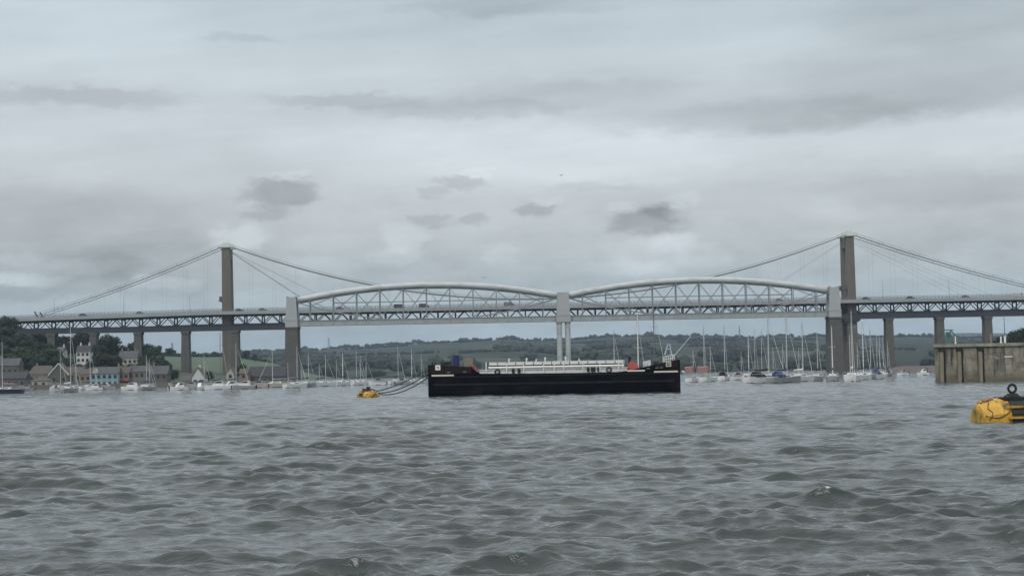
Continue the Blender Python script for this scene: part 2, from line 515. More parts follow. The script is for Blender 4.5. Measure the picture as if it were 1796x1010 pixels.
def hill_mat():
    """patchwork of fields with hedges"""
    m = bpy.data.materials.new('hillside fields')
    m.use_nodes = True
    nt = m.node_tree; L = nt.links; b = nt.nodes['Principled BSDF']
    b.inputs['Roughness'].default_value = .95
    b.inputs['Specular IOR Level'].default_value = .1
    tc = nt.nodes.new('ShaderNodeTexCoord')
    mp = nt.nodes.new('ShaderNodeMapping'); mp.inputs['Scale'].default_value = (1 / 230, 1 / 240, 0)
    mp.inputs['Rotation'].default_value = (0, 0, .25)
    L.new(tc.outputs['Object'], mp.inputs[0])
    v1 = nt.nodes.new('ShaderNodeTexVoronoi'); v1.inputs['Scale'].default_value = 1.0
    v2 = nt.nodes.new('ShaderNodeTexVoronoi'); v2.feature = 'DISTANCE_TO_EDGE'; v2.inputs['Scale'].default_value = 1.0
    for v in (v1, v2): L.new(mp.outputs[0], v.inputs['Vector'])
    sx = nt.nodes.new('ShaderNodeSeparateXYZ'); L.new(v1.outputs['Color'], sx.inputs[0])
    rp = nt.nodes.new('ShaderNodeValToRGB')
    cols = [(0, (.025, .034, .028)), (.25, (.034, .045, .034)), (.45, (.045, .058, .041)), (.62, (.029, .038, .029)), (.78, (.058, .056, .048)), (.9, (.052, .066, .046))]
    while len(rp.color_ramp.elements) < len(cols): rp.color_ramp.elements.new(.5)
    for e, (p, c) in zip(rp.color_ramp.elements, cols): e.position = p; e.color = (*c, 1)
    rp.color_ramp.interpolation = 'CONSTANT'
    L.new(sx.outputs[0], rp.inputs[0])
    mr = nt.nodes.new('ShaderNodeMapRange'); mr.inputs[1].default_value = .07; mr.inputs[2].default_value = .03
    L.new(v2.outputs['Distance'], mr.inputs[0])
    mx = nt.nodes.new('ShaderNodeMix'); mx.data_type = 'RGBA'
    L.new(mr.outputs[0], mx.inputs['Factor']); L.new(rp.outputs[0], mx.inputs['A']); mx.inputs['B'].default_value = (.015, .022, .015, 1)
    n = nt.nodes.new('ShaderNodeTexNoise'); n.inputs['Scale'].default_value = .012; n.inputs['Detail'].default_value = 8
    L.new(tc.outputs['Object'], n.inputs['Vector'])
    mr2 = nt.nodes.new('ShaderNodeMapRange'); mr2.inputs[1].default_value = .52; mr2.inputs[2].default_value = .6
    L.new(n.outputs['Fac'], mr2.inputs[0])
    mx2 = nt.nodes.new('ShaderNodeMix'); mx2.data_type = 'RGBA'
    L.new(mr2.outputs[0], mx2.inputs['Factor']); L.new(mx.outputs['Result'], mx2.inputs['A']); mx2.inputs['B'].default_value = (.019, .028, .02, 1)
    L.new(mx2.outputs['Result'], b.inputs['Base Color'])
    return m


def water_mat():
    m = bpy.data.materials.new('estuary water')
    m.use_nodes = True
    nt = m.node_tree; L = nt.links; b = nt.nodes['Principled BSDF']
    b.inputs['IOR'].default_value = 1.333
    geo = nt.nodes.new('ShaderNodeNewGeometry')
    nz = nt.nodes.new('ShaderNodeTexNoise'); nz.inputs['Scale'].default_value = .05; nz.inputs['Detail'].default_value = 4
    L.new(geo.outputs['Position'], nz.inputs['Vector'])
    rp = nt.nodes.new('ShaderNodeValToRGB')
    rp.color_ramp.elements[0].position = .35; rp.color_ramp.elements[1].position = .65
    rp.color_ramp.elements[0].color = (.031, .041, .039, 1); rp.color_ramp.elements[1].color = (.044, .054, .051, 1)
    L.new(nz.outputs['Fac'], rp.inputs[0])
    at = nt.nodes.new('ShaderNodeAttribute'); at.attribute_name = 'foam'
    fn = nt.nodes.new('ShaderNodeTexNoise'); fn.inputs['Scale'].default_value = 9; fn.inputs['Detail'].default_value = 8; fn.inputs['Roughness'].default_value = .75
    L.new(geo.outputs['Position'], fn.inputs['Vector'])
    ma = nt.nodes.new('ShaderNodeMath'); ma.operation = 'MULTIPLY_ADD'
    L.new(at.outputs['Fac'], ma.inputs[0]); ma.inputs[1].default_value = 1.2; 
    sb = nt.nodes.new('ShaderNodeMath'); sb.operation = 'SUBTRACT'; L.new(fn.outputs['Fac'], sb.inputs[0]); sb.inputs[1].default_value = 1.0
    L.new(sb.outputs[0], ma.inputs[2])
    fr = nt.nodes.new('ShaderNodeMapRange'); fr.inputs[1].default_value = .05; fr.inputs[2].default_value = .4
    L.new(ma.outputs[0], fr.inputs[0])
    mx = nt.nodes.new('ShaderNodeMix'); mx.data_type = 'RGBA'
    L.new(fr.outputs[0], mx.inputs['Factor']); L.new(rp.outputs[0], mx.inputs['A']); mx.inputs['B'].default_value = (.62, .65, .64, 1)
    L.new(mx.outputs['Result'], b.inputs['Base Color'])
    rr = nt.nodes.new('ShaderNodeMapRange'); rr.inputs[3].default_value = .05; rr.inputs[4].default_value = .7
    L.new(fr.outputs[0], rr.inputs[0]); L.new(rr.outputs[0], b.inputs['Roughness'])
    # wind ripples
    hs = []
    for sc, st, wt in ((2.4, (.6, 1.8, 1), 1.0), (7.5, (.7, 1.6, 1), .4)):
        mp = nt.nodes.new('ShaderNodeMapping'); mp.inputs['Scale'].default_value = st; mp.inputs['Rotation'].default_value = (0, 0, .35 if wt == 1 else -.3)
        L.new(geo.outputs['Position'], mp.inputs[0])
        n = nt.nodes.new('ShaderNodeTexNoise'); n.inputs['Scale'].default_value = sc; n.inputs['Detail'].default_value = 4; n.inputs['Roughness'].default_value = .55
        L.new(mp.outputs[0], n.inputs['Vector'])
        mm = nt.nodes.new('ShaderNodeMath'); mm.operation = 'MULTIPLY'; mm.inputs[1].default_value = wt
        L.new(n.outputs['Fac'], mm.inputs[0]); hs.append(mm.outputs[0])
    ad = nt.nodes.new('ShaderNodeMath'); ad.operation = 'ADD'; L.new(hs[0], ad.inputs[0]); L.new(hs[1], ad.inputs[1])
    bp = nt.nodes.new('ShaderNodeBump'); bp.inputs['Strength'].default_value = 1.0; bp.inputs['Distance'].default_value = .045
    L.new(ad.outputs[0], bp.inputs['Height']); L.new(bp.outputs[0], b.inputs['Normal'])
    return m


# ------------------------------------------------------------------ water: one sheet to the horizon, real waves
def build_water():
    r = [2.0, 6.0, 10.0, 14.0]
    while r[-1] < 420: r.append(r[-1] * 1.0024)
    while r[-1] < 1500: r.append(r[-1] * 1.012)
    while r[-1] < 7800: r.append(r[-1] * 1.08)
    r = np.array(r)
    half = R(23)
    a = list(np.linspace(-half, half, 1000))
    coarse = list(np.linspace(half, 2 * math.pi - half, 60))[1:-1]
    a = np.array(a + coarse)
    nr, na = len(r), len(a)
    A, RR = np.meshgrid(a, r)
    x = RR * np.sin(A); y = RR * np.cos(A)
    z = np.zeros_like(x); dx = np.zeros_like(x); dy = np.zeros_like(x); jac = np.zeros_like(x)
    n = 110
    lam = np.exp(np.linspace(math.log(.24), math.log(9.0), n)) * rng.uniform(.95, 1.05, n)
    space = np.maximum(RR * .0025, .02)
    dense = (np.abs(((A + math.pi) % (2 * math.pi)) - math.pi) <= half + 1e-6)
    # gusts: rougher and calmer patches of chop
    gust = np.zeros_like(x)
    for i in range(12):
        w = math.exp(rng.uniform(math.log(9), math.log(60))); th = rng.uniform(0, math.pi)
        gust += np.sin((x * math.cos(th) + y * math.sin(th)) * 2 * math.pi / w + rng.uniform(0, 6.28))
    gust = np.clip(1 + gust * .085, .6, 1.4)
    for i in range(n):
        l = lam[i]; k = 2 * math.pi / l
        th = R(-104) + rng.normal(0, R(24) if l > 1.2 else R(32))      # travelling towards the camera
        amp = .0116 * l * math.exp(-.6 * (l / 1.4) ** 1.5) + .0105 * math.exp(-((math.log(l) - 1.0) / .42) ** 2)
        ph = rng.uniform(0, 2 * math.pi)
        fade = np.clip((l / space - 2.5) / 2.5, 0, 1) * np.where(dense, 1, np.clip(1 - RR / 60, 0, 1))
        ga = th + math.pi / 2 + rng.normal(0, .35)
        g = 1 + .8 * np.sin((x * math.cos(ga) + y * math.sin(ga)) * k * rng.uniform(.2, .42) + ph * 1.7)   # short crests
        p = k * (x * math.cos(th) + y * math.sin(th)) + ph
        am = amp * fade * g * (gust if l < 3 else 1)
        sn, cs = np.sin(p), np.cos(p)
        z += am * cs + .2 * am * np.cos(2 * p + .5)
        q = .6
        dx -= q * am * math.cos(th) * sn; dy -= q * am * math.sin(th) * sn
        jac += am * k * cs
    x = x + dx; y = y + dy
    co = np.stack([x.ravel(), y.ravel(), z.ravel()], 1)
    co = np.vstack([co, [[0, 0, 0]]])
    I = np.arange(nr * na).reshape(nr, na)
    I2 = np.roll(I, -1, axis=1)
    quads = np.stack([I[:-1].ravel(), I[1:].ravel(), I2[1:].ravel(), I2[:-1].ravel()], 1)[:, ::-1]
    tris = np.stack([np.full(na, nr * na), I2[0], I[0]], 1)
    me = bpy.data.meshes.new('water')
    nq, ntr = len(quads), len(tris)
    me.vertices.add(len(co)); me.vertices.foreach_set('co', co.astype(np.float32).ravel())
    me.loops.add(nq * 4 + ntr * 3)
    me.loops.foreach_set('vertex_index', np.concatenate([quads.ravel(), tris.ravel()]).astype(np.int32))
    me.polygons.add(nq + ntr)
    ls = np.concatenate([np.arange(nq) * 4, nq * 4 + np.arange(ntr) * 3])
    me.polygons.foreach_set('loop_start', ls.astype(np.int32))
    me.polygons.foreach_set('use_smooth', np.ones(nq + ntr, bool))
    me.update(calc_edges=True)
    fo = me.attributes.new('foam', 'FLOAT', 'POINT')
    j = jac.ravel() / max(jac.std(), 1e-6)
    foam = np.append(np.clip((j - 5.6) / 1.5, 0, 1), 0)
    fo.data.foreach_set('value', foam.astype(np.float32))
    if me.polygons[0].normal.z < 0:
        me.flip_normals()
    me.materials.append(water_mat())
    o = bpy.data.objects.new('water', me)
    COL.objects.link(o)
    return tag(o, 'grey choppy estuary water', kind='structure')


build_water()


# ------------------------------------------------------------------ land
def interp(tab, v):
    xs = [t[0] for t in tab]; ys = [t[1] for t in tab]
    return float(np.interp(v, xs, ys))


RIDGE = [(-900, 634), (0, 628), (300, 626), (420, 619), (530, 614), (560, 614), (600, 610), (650, 607), (700, 603), (760, 601), (800, 600),
         (850, 597), (885, 594), (920, 597), (1000, 596), (1040, 593), (1075, 590), (1110, 590), (1150, 590), (1200, 592), (1250, 591),
         (1300, 594), (1350, 592), (1365, 589), (1400, 591), (1440, 589), (1480, 594), (1530, 592), (1570, 591), (1600, 590), (1640, 592),
         (1700, 593), (1796, 594), (2700, 600)]
DR, DS = 3500.0, 1500.0


def vnoise(x, y, s):
    return (math.sin(x * s + 1.3 * math.sin(y * s * .7)) + math.sin(y * s * 1.31 + 1.7 * math.sin(x * s * .53)) + .5 * math.sin((x + y) * s * 2.3)) / 2.5


YHT = {p: YH(p) for p in range(-900, 2800, 20)}


def yh(px):
    return interp(sorted(YHT.items()), px) if not (-900 <= px <= 2780) else np.interp(px, list(YHT.keys()), list(YHT.values()))


def hill_h(px, D):
    zr = 3 + (yh(px) - interp(RIDGE, px)) * DR / FPX
    t = (D - DS) / (DR - DS)
    if t <= 1:
        z = zr * (max(t, 0) ** 1.05) + (3.5 * vnoise(px, D, .011) + 2.2 * vnoise(px * 1.7, D, .02)) * min(1, max(t, 0) * 5) * (1 - t * .8)
    else:
        z = zr * (1 - (t - 1) * .9)
    if t < 0: z = -2
    return z


def grid_mesh(name, pxs, Ds, hf, material, label=None, kind='structure', smooth=True):
    vs = []; fs = []
    for D in Ds:
        for p in pxs:
            vs.append(((p - CX) / FPX * D, D, hf(p, D)))
    n = len(pxs)
    for i in range(len(Ds) - 1):
        for k in range(n - 1):
            fs.append((i * n + k, i * n + k + 1, (i + 1) * n + k + 1, (i + 1) * n + k))
    mb = MB(); mb.v = vs; mb.f = fs
    o = mb.build(name, material, smooth=smooth)
    return tag(o, label, kind=kind)


grid_mesh('hills', list(range(-900, 2700, 12)), [DS - 60 + i * 42 for i in range(62)], hill_h, hill_mat(), 'distant hillside of fields and hedges')

# far blue hill beyond on the right
grid_mesh('far_hill', list(range(1300, 2700, 25)), [5200 + i * 150 for i in range(9)],
          lambda p, D: (3 + (yh(p) - interp([(1300, 600), (1560, 594), (1640, 586), (1690, 583), (1760, 584), (1900, 582), (2700, 590)], p)) * 6000 / FPX)
          * (1 - abs(D - 6000) / 1400) + 2, M['leaf_far'], 'bluish far hill on the right')


def far_trees():
    rnd = random.Random(3)
    mb = MB()

    def put(px, D, h):
        x = (px - CX) / FPX * D
        z = hill_h(px, D)
        for _ in range(rnd.choice((1, 2, 2, 3))):
            w = h * rnd.uniform(.45, .8)
            mb.blob((x + rnd.uniform(-.8, .8) * h, D + rnd.uniform(-.5, .5) * h, z + h * .42), (w, w, h * .58 * rnd.uniform(.8, 1.15)), rnd, .22, 1)
    for px in np.arange(150, 2000, 1.7):                         # skyline wood and hedges
        k = vnoise(px * 3.1, 40, .05) + vnoise(px, 90, .31) * .6
        if k > -.65:
            put(px + rnd.uniform(-2, 2), DR - rnd.uniform(-25, 60), rnd.uniform(2.5, 5.5) + (3.0 if k > .75 else 0) + (3 if rnd.random() < .05 else 0))
    for j in range(22):                                          # hedgerows on the slope
        D0 = rnd.uniform(DS + 150, DR - 150); p0 = rnd.uniform(350, 1700); ln = rnd.uniform(80, 260); sl = rnd.uniform(-.5, .5)
        for q in np.arange(0, ln, 5.5):
            put(p0 + q, min(max(D0 + q * sl + 20 * math.sin(q * .05), DS + 40), DR), rnd.uniform(3, 5.5))
    for j in range(15):                                          # woods
        D0 = rnd.uniform(DS + 60, DR - 300); p0 = rnd.uniform(450, 1700); rw = rnd.uniform(20, 60); rd = rnd.uniform(60, 140)
        for _ in range(int(rw * 1.3)):
            put(p0 + rnd.gauss(0, rw * .5), min(max(D0 + rnd.gauss(0, rd * .5), DS + 20), DR), rnd.uniform(6, 11))
    for px in np.arange(430, 1750, 3.4):                         # belt along the far shore
        if vnoise(px, 10, .05) > -.1:
            put(px, DS + rnd.uniform(15, 90) + (rnd.uniform(0, 500) if rnd.random() < .4 else 0), rnd.choice((4, 5, 6, 7, 9, 12)) * rnd.uniform(.8, 1.1))
    o = mb.build('hillside_trees', M['leaf_far'])
    tag(o, 'woods and hedgerow trees over the distant hillside', 'woodland', kind='stuff')


far_trees()


# left bank with its green field behind
def field_h(p, D):
    top = interp([(-300, 612), (200, 619), (280, 621), (310, 623), (390, 623), (430, 627), (470, 634), (520, 648), (560, 657), (600, 662)], p)
    zr = 3 + (yh(p) - top) * 1450 / FPX
    t = (D - 1060) / (1450 - 1060)
    return zr * max(t, 0) ** .9 + .4 * vnoise(p, D, .03) - .8 if t <= 1 else zr * (1 - (t - 1) * .8) - .8


grid_mesh('field_hill', list(range(-200, 604, 8)), [1040 + i * 20 for i in range(34)], field_h, M['field'], 'smooth green field on the hill behind the left shore')
BANKH = [(-420, 32), (-330, 29), (-290, 25), (-262, 20), (-240, 15), (-215, 10), (-190, 6.5), (-165, 4), (-140, 2.5), (-118, 1.2), (-60, .8)]


def bank_h(p, D):
    X = (p - CX) / FPX * D
    s = min(max((D - 695) / 200, 0), 1); s = s * s * (3 - 2 * s)
    z = 1.6 + interp(BANKH, X) * s + (.5 * vnoise(X, D, .06) if s > .05 else 0)
    if D < 641: z = -1.5
    if p > 520: z = min(z, 1.6 - (p - 520) * .11)
    return z


grid_mesh('left_bank', list(range(-620, 560, 8)), [640, 641.5, 660, 680] + [695 + i * 12 for i in range(32)], bank_h, M['grass_bank'], 'wooded bank under the left end of the bridges')
q = MB()
q.prism([(W(-400, 660, 639).x, -1), (W(515, 660, 639).x, -1), (W(515, 660, 639).x, 1.75), (W(-400, 660, 639).x, 1.75)], 636, 646)
tag(q.build('quay_wall', M['quay']), 'low stone quay wall along the left waterfront', 'wall')


def right_h(p, D):
    X = (p - CX) / FPX * D
    s = min(max((D - 625) / 60, 0), 1)
    z = -.6 + 3.0 * s
    z += interp([(1560, 0), (1720, 0), (1780, 6), (1900, 16), (2700, 22)], p) * min(max((D - 640) / 160, 0), 1)
    if p < 1575: z -= (1575 - p) * .05 * (1 if D < 2000 else 0)
    return z


grid_mesh('right_bank', list(range(1520, 2700, 12)), [622 + i * 14 for i in range(44)], right_h, M['mud'], 'muddy foreshore under the right end of the bridges')


# ------------------------------------------------------------------ railway bridge (front)
def railway_bridge():
    D = 900.0
    t = thing('railway_bridge', 'pale grey railway bridge with two bow shaped tube trusses, in front of the suspension bridge', 'bridge', (0, D, 0))

    def X(px, py=560): return W(px, py, D).x
    xl, xm, xr = X(513), X(988), X(1462)
    zt0, rise, zc = 41.6, 6.8, 30.4           # tube end height, rise, lowest point of the chain
    vl = [543.8 + 40.85 * i for i in range(11)]
    vr = [1021.6 + 40.97 * i for i in range(11)]
    for (a, b, vp) in ((xl, xm, vl), (xm, xr, vr)):
        a0, b0 = a + 2.2, b - 2.2
        L_ = b0 - a0

        def ztube(x): s = 2 * (x - a0) / L_ - 1; return zt0 + rise * (1 - s * s)

        def zchain(x): s = 2 * (x - a0) / L_ - 1; return zt0 - .8 - (zt0 - .8 - zc) * (1 - s * s)
        pts = [(a0 + L_ * i / 40, 0, ztube(a0 + L_ * i / 40)) for i in range(41)]
        mb = MB(); mb.tube(pts, 2.45, 18, .72)
        tb = mb.build('arch_tube', M['bridge_grey'], t, smooth=True)
        for p in vp:
            rb = MB()
            x = X(p, 500)
            z = ztube(x)
            ring = []
            for rr in (2.5,):
                ring = [[(x + e, rr * math.cos(u), z + rr * .74 * math.sin(u)) for u in [2 * math.pi * k / 18 for k in range(18)]] for e in (-.22, .22)]
            rb.loft(ring, cap=True)
            rb.tube([(x, 0, z + 1.6), (x, 0, z + 2.9)], .07, 5)
            rb.build('tube_collar', M['bridge_grey'], tb)
        for y in (-2.5, 2.5):
            mb = MB()
            N = 30
            for i in range(N):
                x0, x1 = a0 + L_ * i / N, a0 + L_ * (i + 1) / N
                mb.beam((x0, y, zchain(x0)), (x1, y, zchain(x1)), .3, .5)
            mb.build('suspension_chain', M['truss_grey'], t)
            for p in vp:
                x = X(p, 530)
                MB().cbox((x, y, (ztube(x) - 1.2 + 31.4) / 2), (.46, .36, ztube(x) - 1.2 - 31.4)).build('hanger', M['truss_grey'], t)
            for i in range(10):
                x0, x1 = X(vp[i], 530), X(vp[i + 1], 530)
                for (p_, q_) in (((x0, y, ztube(x0) - 1.3), (x1, y, max(zchain(x1), 31.6))), ((x0, y, max(zchain(x0), 31.6)), (x1, y, ztube(x1) - 1.3))):
                    MB().beam(p_, q_, .17, .2).build('diagonal_brace', M['truss_grey'], t)
            x0, x1 = X(vp[1], 530), X(vp[9], 530)
            MB().beam((x0, y, 40.3), (x1, y, 40.3), .22, .26).build('horizontal_brace', M['truss_grey'], t)
        # deck girders with web stiffeners
        for y in (-2.9, 2.9):
            g = MB()
            g.box((a + 1.5, y - .15, 28.85), (b - 1.5, y + .15, 31.25))
            g.box((a + 1.5, y - .5, 28.6), (b - 1.5, y + .5, 28.85))
            g.box((a + 1.5, y - .5, 31.25), (b - 1.5, y + .5, 31.5))
            k = a + 3
            while k < b - 2:
                g.box((k - .16, y - .62, 28.7), (k + .16, y + .62, 31.4)); k += 5.985
            g.build('deck_girder', M['girder_grey'], t)
        MB().box((a + 1.5, -2.7, 29.9), (b - 1.5, 2.7, 30.3)).build('track_deck', M['dark_girder'], t)
    # portals
    for x, wt, wb, zb in ((xl, 4.7, 6.3, 28.2), (xm, 5.7, 7.4, 28.2), (xr, 4.7, 6.3, 28.2)):
        p = MB()
        for s in (-1, 1):
            p.frus((x, s * 4.0, zb + 3.6), (wb * .93, 2.6, 0), (x, s * 3.6, 43.4), (wt, 2.6, 0))
        p.frus((x, 0, zb), (wb, 10.6, 0), (x, 0, zb + 3.6), (wb, 10.6, 0))
        p.box((x - wb / 2 - .15, -5.45, zb + 3.3), (x + wb / 2 + .15, 5.45, zb + 3.75))
        p.box((x - wt / 2 + .1, -2.3, 38.6), (x + wt / 2 - .1, 2.3, 43.3))
        if x != xm:
            p.box((x - wt / 2 - .1, -5.1, 43.4), (x - wt / 2 + .4, 5.1, 43.9)); p.box((x + wt / 2 - .4, -5.1, 43.4), (x + wt / 2 + .1, 5.1, 43.9))
        pb = p.build('portal', M['portal'], t)
        if x != xm:
            s = MB()
            s.frus((x, 0, -2), (7.2, 12.4, 0), (x, 0, 27.4), (6.2, 11.4, 0))
            s.box((x - 3.5, -6.0, 27.4), (x + 3.5, 6.0, 28.2))
            s.build('stone_pier', M['granite'], t)
    for dx in (-2.15, 2.15):
        for dy in (-3.4, 3.4):
            c = MB()
            x = xm + dx
            c.loft([[(x + r_ * math.cos(u), dy + r_ * math.sin(u), z) for u in [math.pi / 8 + k * math.pi / 4 for k in range(8)]]
                    for r_, z in ((1.5, 3.2), (1.5, 4.2), (1.35, 4.4), (1.35, 27.2), (1.6, 27.4), (1.6, 28.2))])
            for z in (10, 16, 22):
                c.loft([[(x + 1.42 * math.cos(u), dy + 1.42 * math.sin(u), zz) for u in [math.pi / 8 + k * math.pi / 4 for k in range(8)]] for zz in (z, z + .3)])
            c.build('iron_column', M['bridge_grey'], t)
    b = MB(); b.loft([[(xm + r_ * math.cos(u), r_ * 1.15 * math.sin(u), z) for u in [2 * math.pi * k / 20 for k in range(20)]] for r_, z in ((5.6, -2), (5.3, 3.2))])
    b.build('pier_base', M['granite'], t)
    # approach spans
    left = [92, 165, 243, 326, 413, 513]
    right = [1462, 1558, 1647, 1731, 1812, 1890]
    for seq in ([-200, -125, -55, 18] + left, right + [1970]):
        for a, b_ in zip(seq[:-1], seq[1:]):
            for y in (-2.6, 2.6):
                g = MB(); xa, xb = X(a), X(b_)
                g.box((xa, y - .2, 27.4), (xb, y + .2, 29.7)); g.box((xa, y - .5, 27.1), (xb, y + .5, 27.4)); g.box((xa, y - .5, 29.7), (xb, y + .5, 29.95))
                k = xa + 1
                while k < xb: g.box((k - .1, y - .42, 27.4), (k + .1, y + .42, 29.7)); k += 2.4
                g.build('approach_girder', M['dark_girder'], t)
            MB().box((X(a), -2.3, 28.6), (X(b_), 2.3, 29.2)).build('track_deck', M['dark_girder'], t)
        for a in seq:
            if a in (513, 1462): continue
            x = X(a); s = MB()
            s.frus((x, 0, -2), (4.6, 7.2, 0), (x, 0, 25.9), (3.6, 6.2, 0)); s.box((x - 2.1, -3.5, 25.9), (x + 2.1, 3.5, 27.1))
            s.build('approach_pier', M['granite'], t)


railway_bridge()


# ------------------------------------------------------------------ suspension bridge (behind)
DT = 946.0
ROADZ = 38.2


def road_z(x):                                # left approach falls slightly
    return ROADZ - max(0, (-163 - x)) * .016


def suspension_bridge():
    t = thing('suspension_bridge', 'concrete towered suspension road bridge behind the railway bridge', 'bridge', (0, DT, 0))
    xa, xb = W(397.5, 540, DT - 5.5).x, W(1489.5, 540, DT).x
    x0, x1 = -345.0, 420.0
    # deck
    s = MB()
    n = 40
    for y0, y1, z0, z1 in ((-12.5, 12.5, -.45, 0),):
        for i in range(n):
            u, v = x0 + (x1 - x0) * i / n, x0 + (x1 - x0) * (i + 1) / n
            s.add([(u, y0, road_z(u) + z0), (v, y0, road_z(v) + z0), (v, y1, road_z(v) + z0), (u, y1, road_z(u) + z0),
                   (u, y0, road_z(u)), (v, y0, road_z(v)), (v, y1, road_z(v)), (u, y1, road_z(u))],
                  [(0, 3, 2, 1), (4, 5, 6, 7), (0, 1, 5, 4), (2, 3, 7, 6)])
    s.build('road_deck', M['asphalt'], t)
    for sgn in (-1, 1):
        f = MB(); p = MB(); k = MB()
        for i in range(n):
            u, v = x0 + (x1 - x0) * i / n, x0 + (x1 - x0) * (i + 1) / n
            f.beam((u, sgn * 12.75, road_z(u) - .75), (v, sgn * 12.75, road_z(v) - .75), .4, 1.75)
            k.beam((u, sgn * 11.5, road_z(u) - 1.25), (v, sgn * 11.5, road_z(v) - 1.25), .3, 1.4)
            for h in (.35, .65, .95, 1.25, 1.5):
                p.beam((u, sgn * 12.6, road_z(u) + .1 + h), (v, sgn * 12.6, road_z(v) + .1 + h), .07, .09)
        u = x0
        while u < x1:
            p.cbox((u, sgn * 12.6, road_z(u) + .85), (.14, .12, 1.6)); u += 2.0
        f.build('fascia', M['fascia'], t)
        p.build('parapet', M['rail'], t)
        k.build('edge_girder', M['steel_dark'], t)
        # stiffening truss
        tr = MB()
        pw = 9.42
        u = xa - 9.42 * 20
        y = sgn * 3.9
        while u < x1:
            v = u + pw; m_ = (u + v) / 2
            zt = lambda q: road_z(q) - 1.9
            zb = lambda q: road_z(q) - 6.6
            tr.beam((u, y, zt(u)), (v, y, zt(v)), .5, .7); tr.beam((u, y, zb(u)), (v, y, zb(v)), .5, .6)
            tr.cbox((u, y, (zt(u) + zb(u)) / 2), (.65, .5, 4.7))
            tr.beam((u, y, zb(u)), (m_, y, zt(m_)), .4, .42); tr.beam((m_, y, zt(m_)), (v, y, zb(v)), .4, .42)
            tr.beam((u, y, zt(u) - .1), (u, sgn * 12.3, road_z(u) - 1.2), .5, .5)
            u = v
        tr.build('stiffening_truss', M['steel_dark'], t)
    cbm = MB(); u = xa - 9.42 * 20
    while u < x1:
        cbm.beam((u, -4, road_z(u) - 2.2), (u, 4, road_z(u) - 2.2), .5, 1.3); cbm.beam((u, -4, road_z(u) - 6.4), (u, 4, road_z(u) - 6.4), .4, .5); u += 9.42
    cbm.build('cross_girder', M['steel_dark'], t)
    # towers
    ztop = 72.6
    for xt_ in (xa, xb):
        for y in (-5.5, 5.5):
            x = xt_ if y < 0 else xt_ - .6
            c = MB()
            c.frus((x + .3, y, -3), (5.2, 4.0, 0), (x, y, ztop), (4.2, 3.4, 0))
            tc_ = c.build('tower_column', M['concrete'], t)
            h = MB()
            h.box((x - 4.0, y - 2.4, ztop), (x + 4.0, y + 2.4, ztop + .5))
            h.frus((x, y, ztop + .5), (4.2, 3.2, 0), (x, y, ztop + 2.3), (2.6, 2.4, 0))
            for ex in (-3.8, -1.9, 0, 1.9, 3.8):
                h.cbox((x + ex, y - 2.3, ztop + 1.1), (.12, .12, 1.2)); h.cbox((x + ex, y + 2.3, ztop + 1.1), (.12, .12, 1.2))
            h.box((x - 3.8, y - 2.34, ztop + 1.65), (x + 3.8, y - 2.26, ztop + 1.75)); h.box((x - 3.8, y + 2.26, ztop + 1.65), (x + 3.8, y + 2.34, ztop + 1.75))
            h.tube([(x - 1.2, y, ztop + 2.3), (x - 1.2, y, ztop + 3.4)], .16, 6); h.tube([(x + .9, y, ztop + 2.3), (x + .9, y, ztop + 3.8)], .16, 6)
            h.build('cable_saddle', M['saddle'], t)
            g = MB(); g.box((x - 3.6, y - 2.2, 44.2), (x - 2.3, y + 1.2, 46.4)); g.box((x - 4.0, y - 2.6, 43.9), (x - 2.3, y + 1.6, 44.2))
            g.build('access_platform', M['granite'], t)
        x = xt_ - .3
        MB().box((x - 1.9, -3.8, 66.6), (x + 1.9, 3.8, 72.3)).build('tower_crossbeam', M['concrete'], t)
        MB().box((x - 2.3, -3.4, 25.8), (x + 2.3, 3.4, 30.6)).build('tower_crossbeam', M['concrete'], t)
        br = MB()
        for y in ((-1, 1) if xt_ == xb else ()):
            br.prism([(x - 5.2, 31.2), (x + 5.6, 31.2), (x + 5.6, 29.0), (x + 3.6, 26.6), (x - 3.2, 26.6), (x - 5.2, 29.0)], y * 5.5 - 2.8, y * 5.5 + 2.8)
        if xt_ == xb: br.build('tower_corbel', M['steel_dark'], t)
    # cables
    sag = 32.0
    xm = (xa + xb) / 2; hl = (xb - xa) / 2
    zc = ztop + 1.6

    def zcab(x):
        if xa <= x <= xb: return zc - sag * (1 - ((x - xm) / hl) ** 2)
        if x < xa:
            u = (xa - x) / 103.0; return zc + (37.8 - zc) * u - 3.4 * 4 * u * (1 - u) * .55
        u = (x - xb) / 114.0; return zc + (39.6 - zc) * u - 3.4 * 4 * u * (1 - u) * .55
    for y in (-5.5, 5.5):
        mb = MB()
        mb.tube([(xa - 103 + i * 5.15, y, zcab(xa - 103 + i * 5.15)) for i in range(21)], .2, 6)
        mb.tube([(xa - 103 + i * 5.15, y - .4, zcab(xa - 103 + i * 5.15) + 1.15) for i in range(21)], .07, 4)
        mb.tube([(xa + (xb - xa) * i / 50, y, zcab(xa + (xb - xa) * i / 50)) for i in range(51)], .24, 6)
        mb.tube([(xa + (xb - xa) * i / 50, y - .4, zcab(xa + (xb - xa) * i / 50) + 1.15) for i in range(51)], .05, 4)
        mb.tube([(xb + i * 5.7, y, zcab(xb + i * 5.7)) for i in range(21)], .23, 6)
        mb.tube([(xb + i * 5.7, y - .4, zcab(xb + i * 5.7) + 1.15) for i in range(21)], .07, 4)
        for i in range(11):                       # handstrand posts on the backstays
            for xx in (xa - 8 - i * 9.2, xb + 8 + i * 9.8):
                mb.tube([(xx, y, zcab(xx)), (xx, y - .4, zcab(xx) + 1.25)], .09, 4)
        mb.build('main_cable', M['cable'], t)
        hx = [xa + (xb - xa) * i / 27 for i in range(1, 27)] + [xa - 12 - i * 11.2 for i in range(8)] + [xb + 12 + i * 12 for i in range(8)]
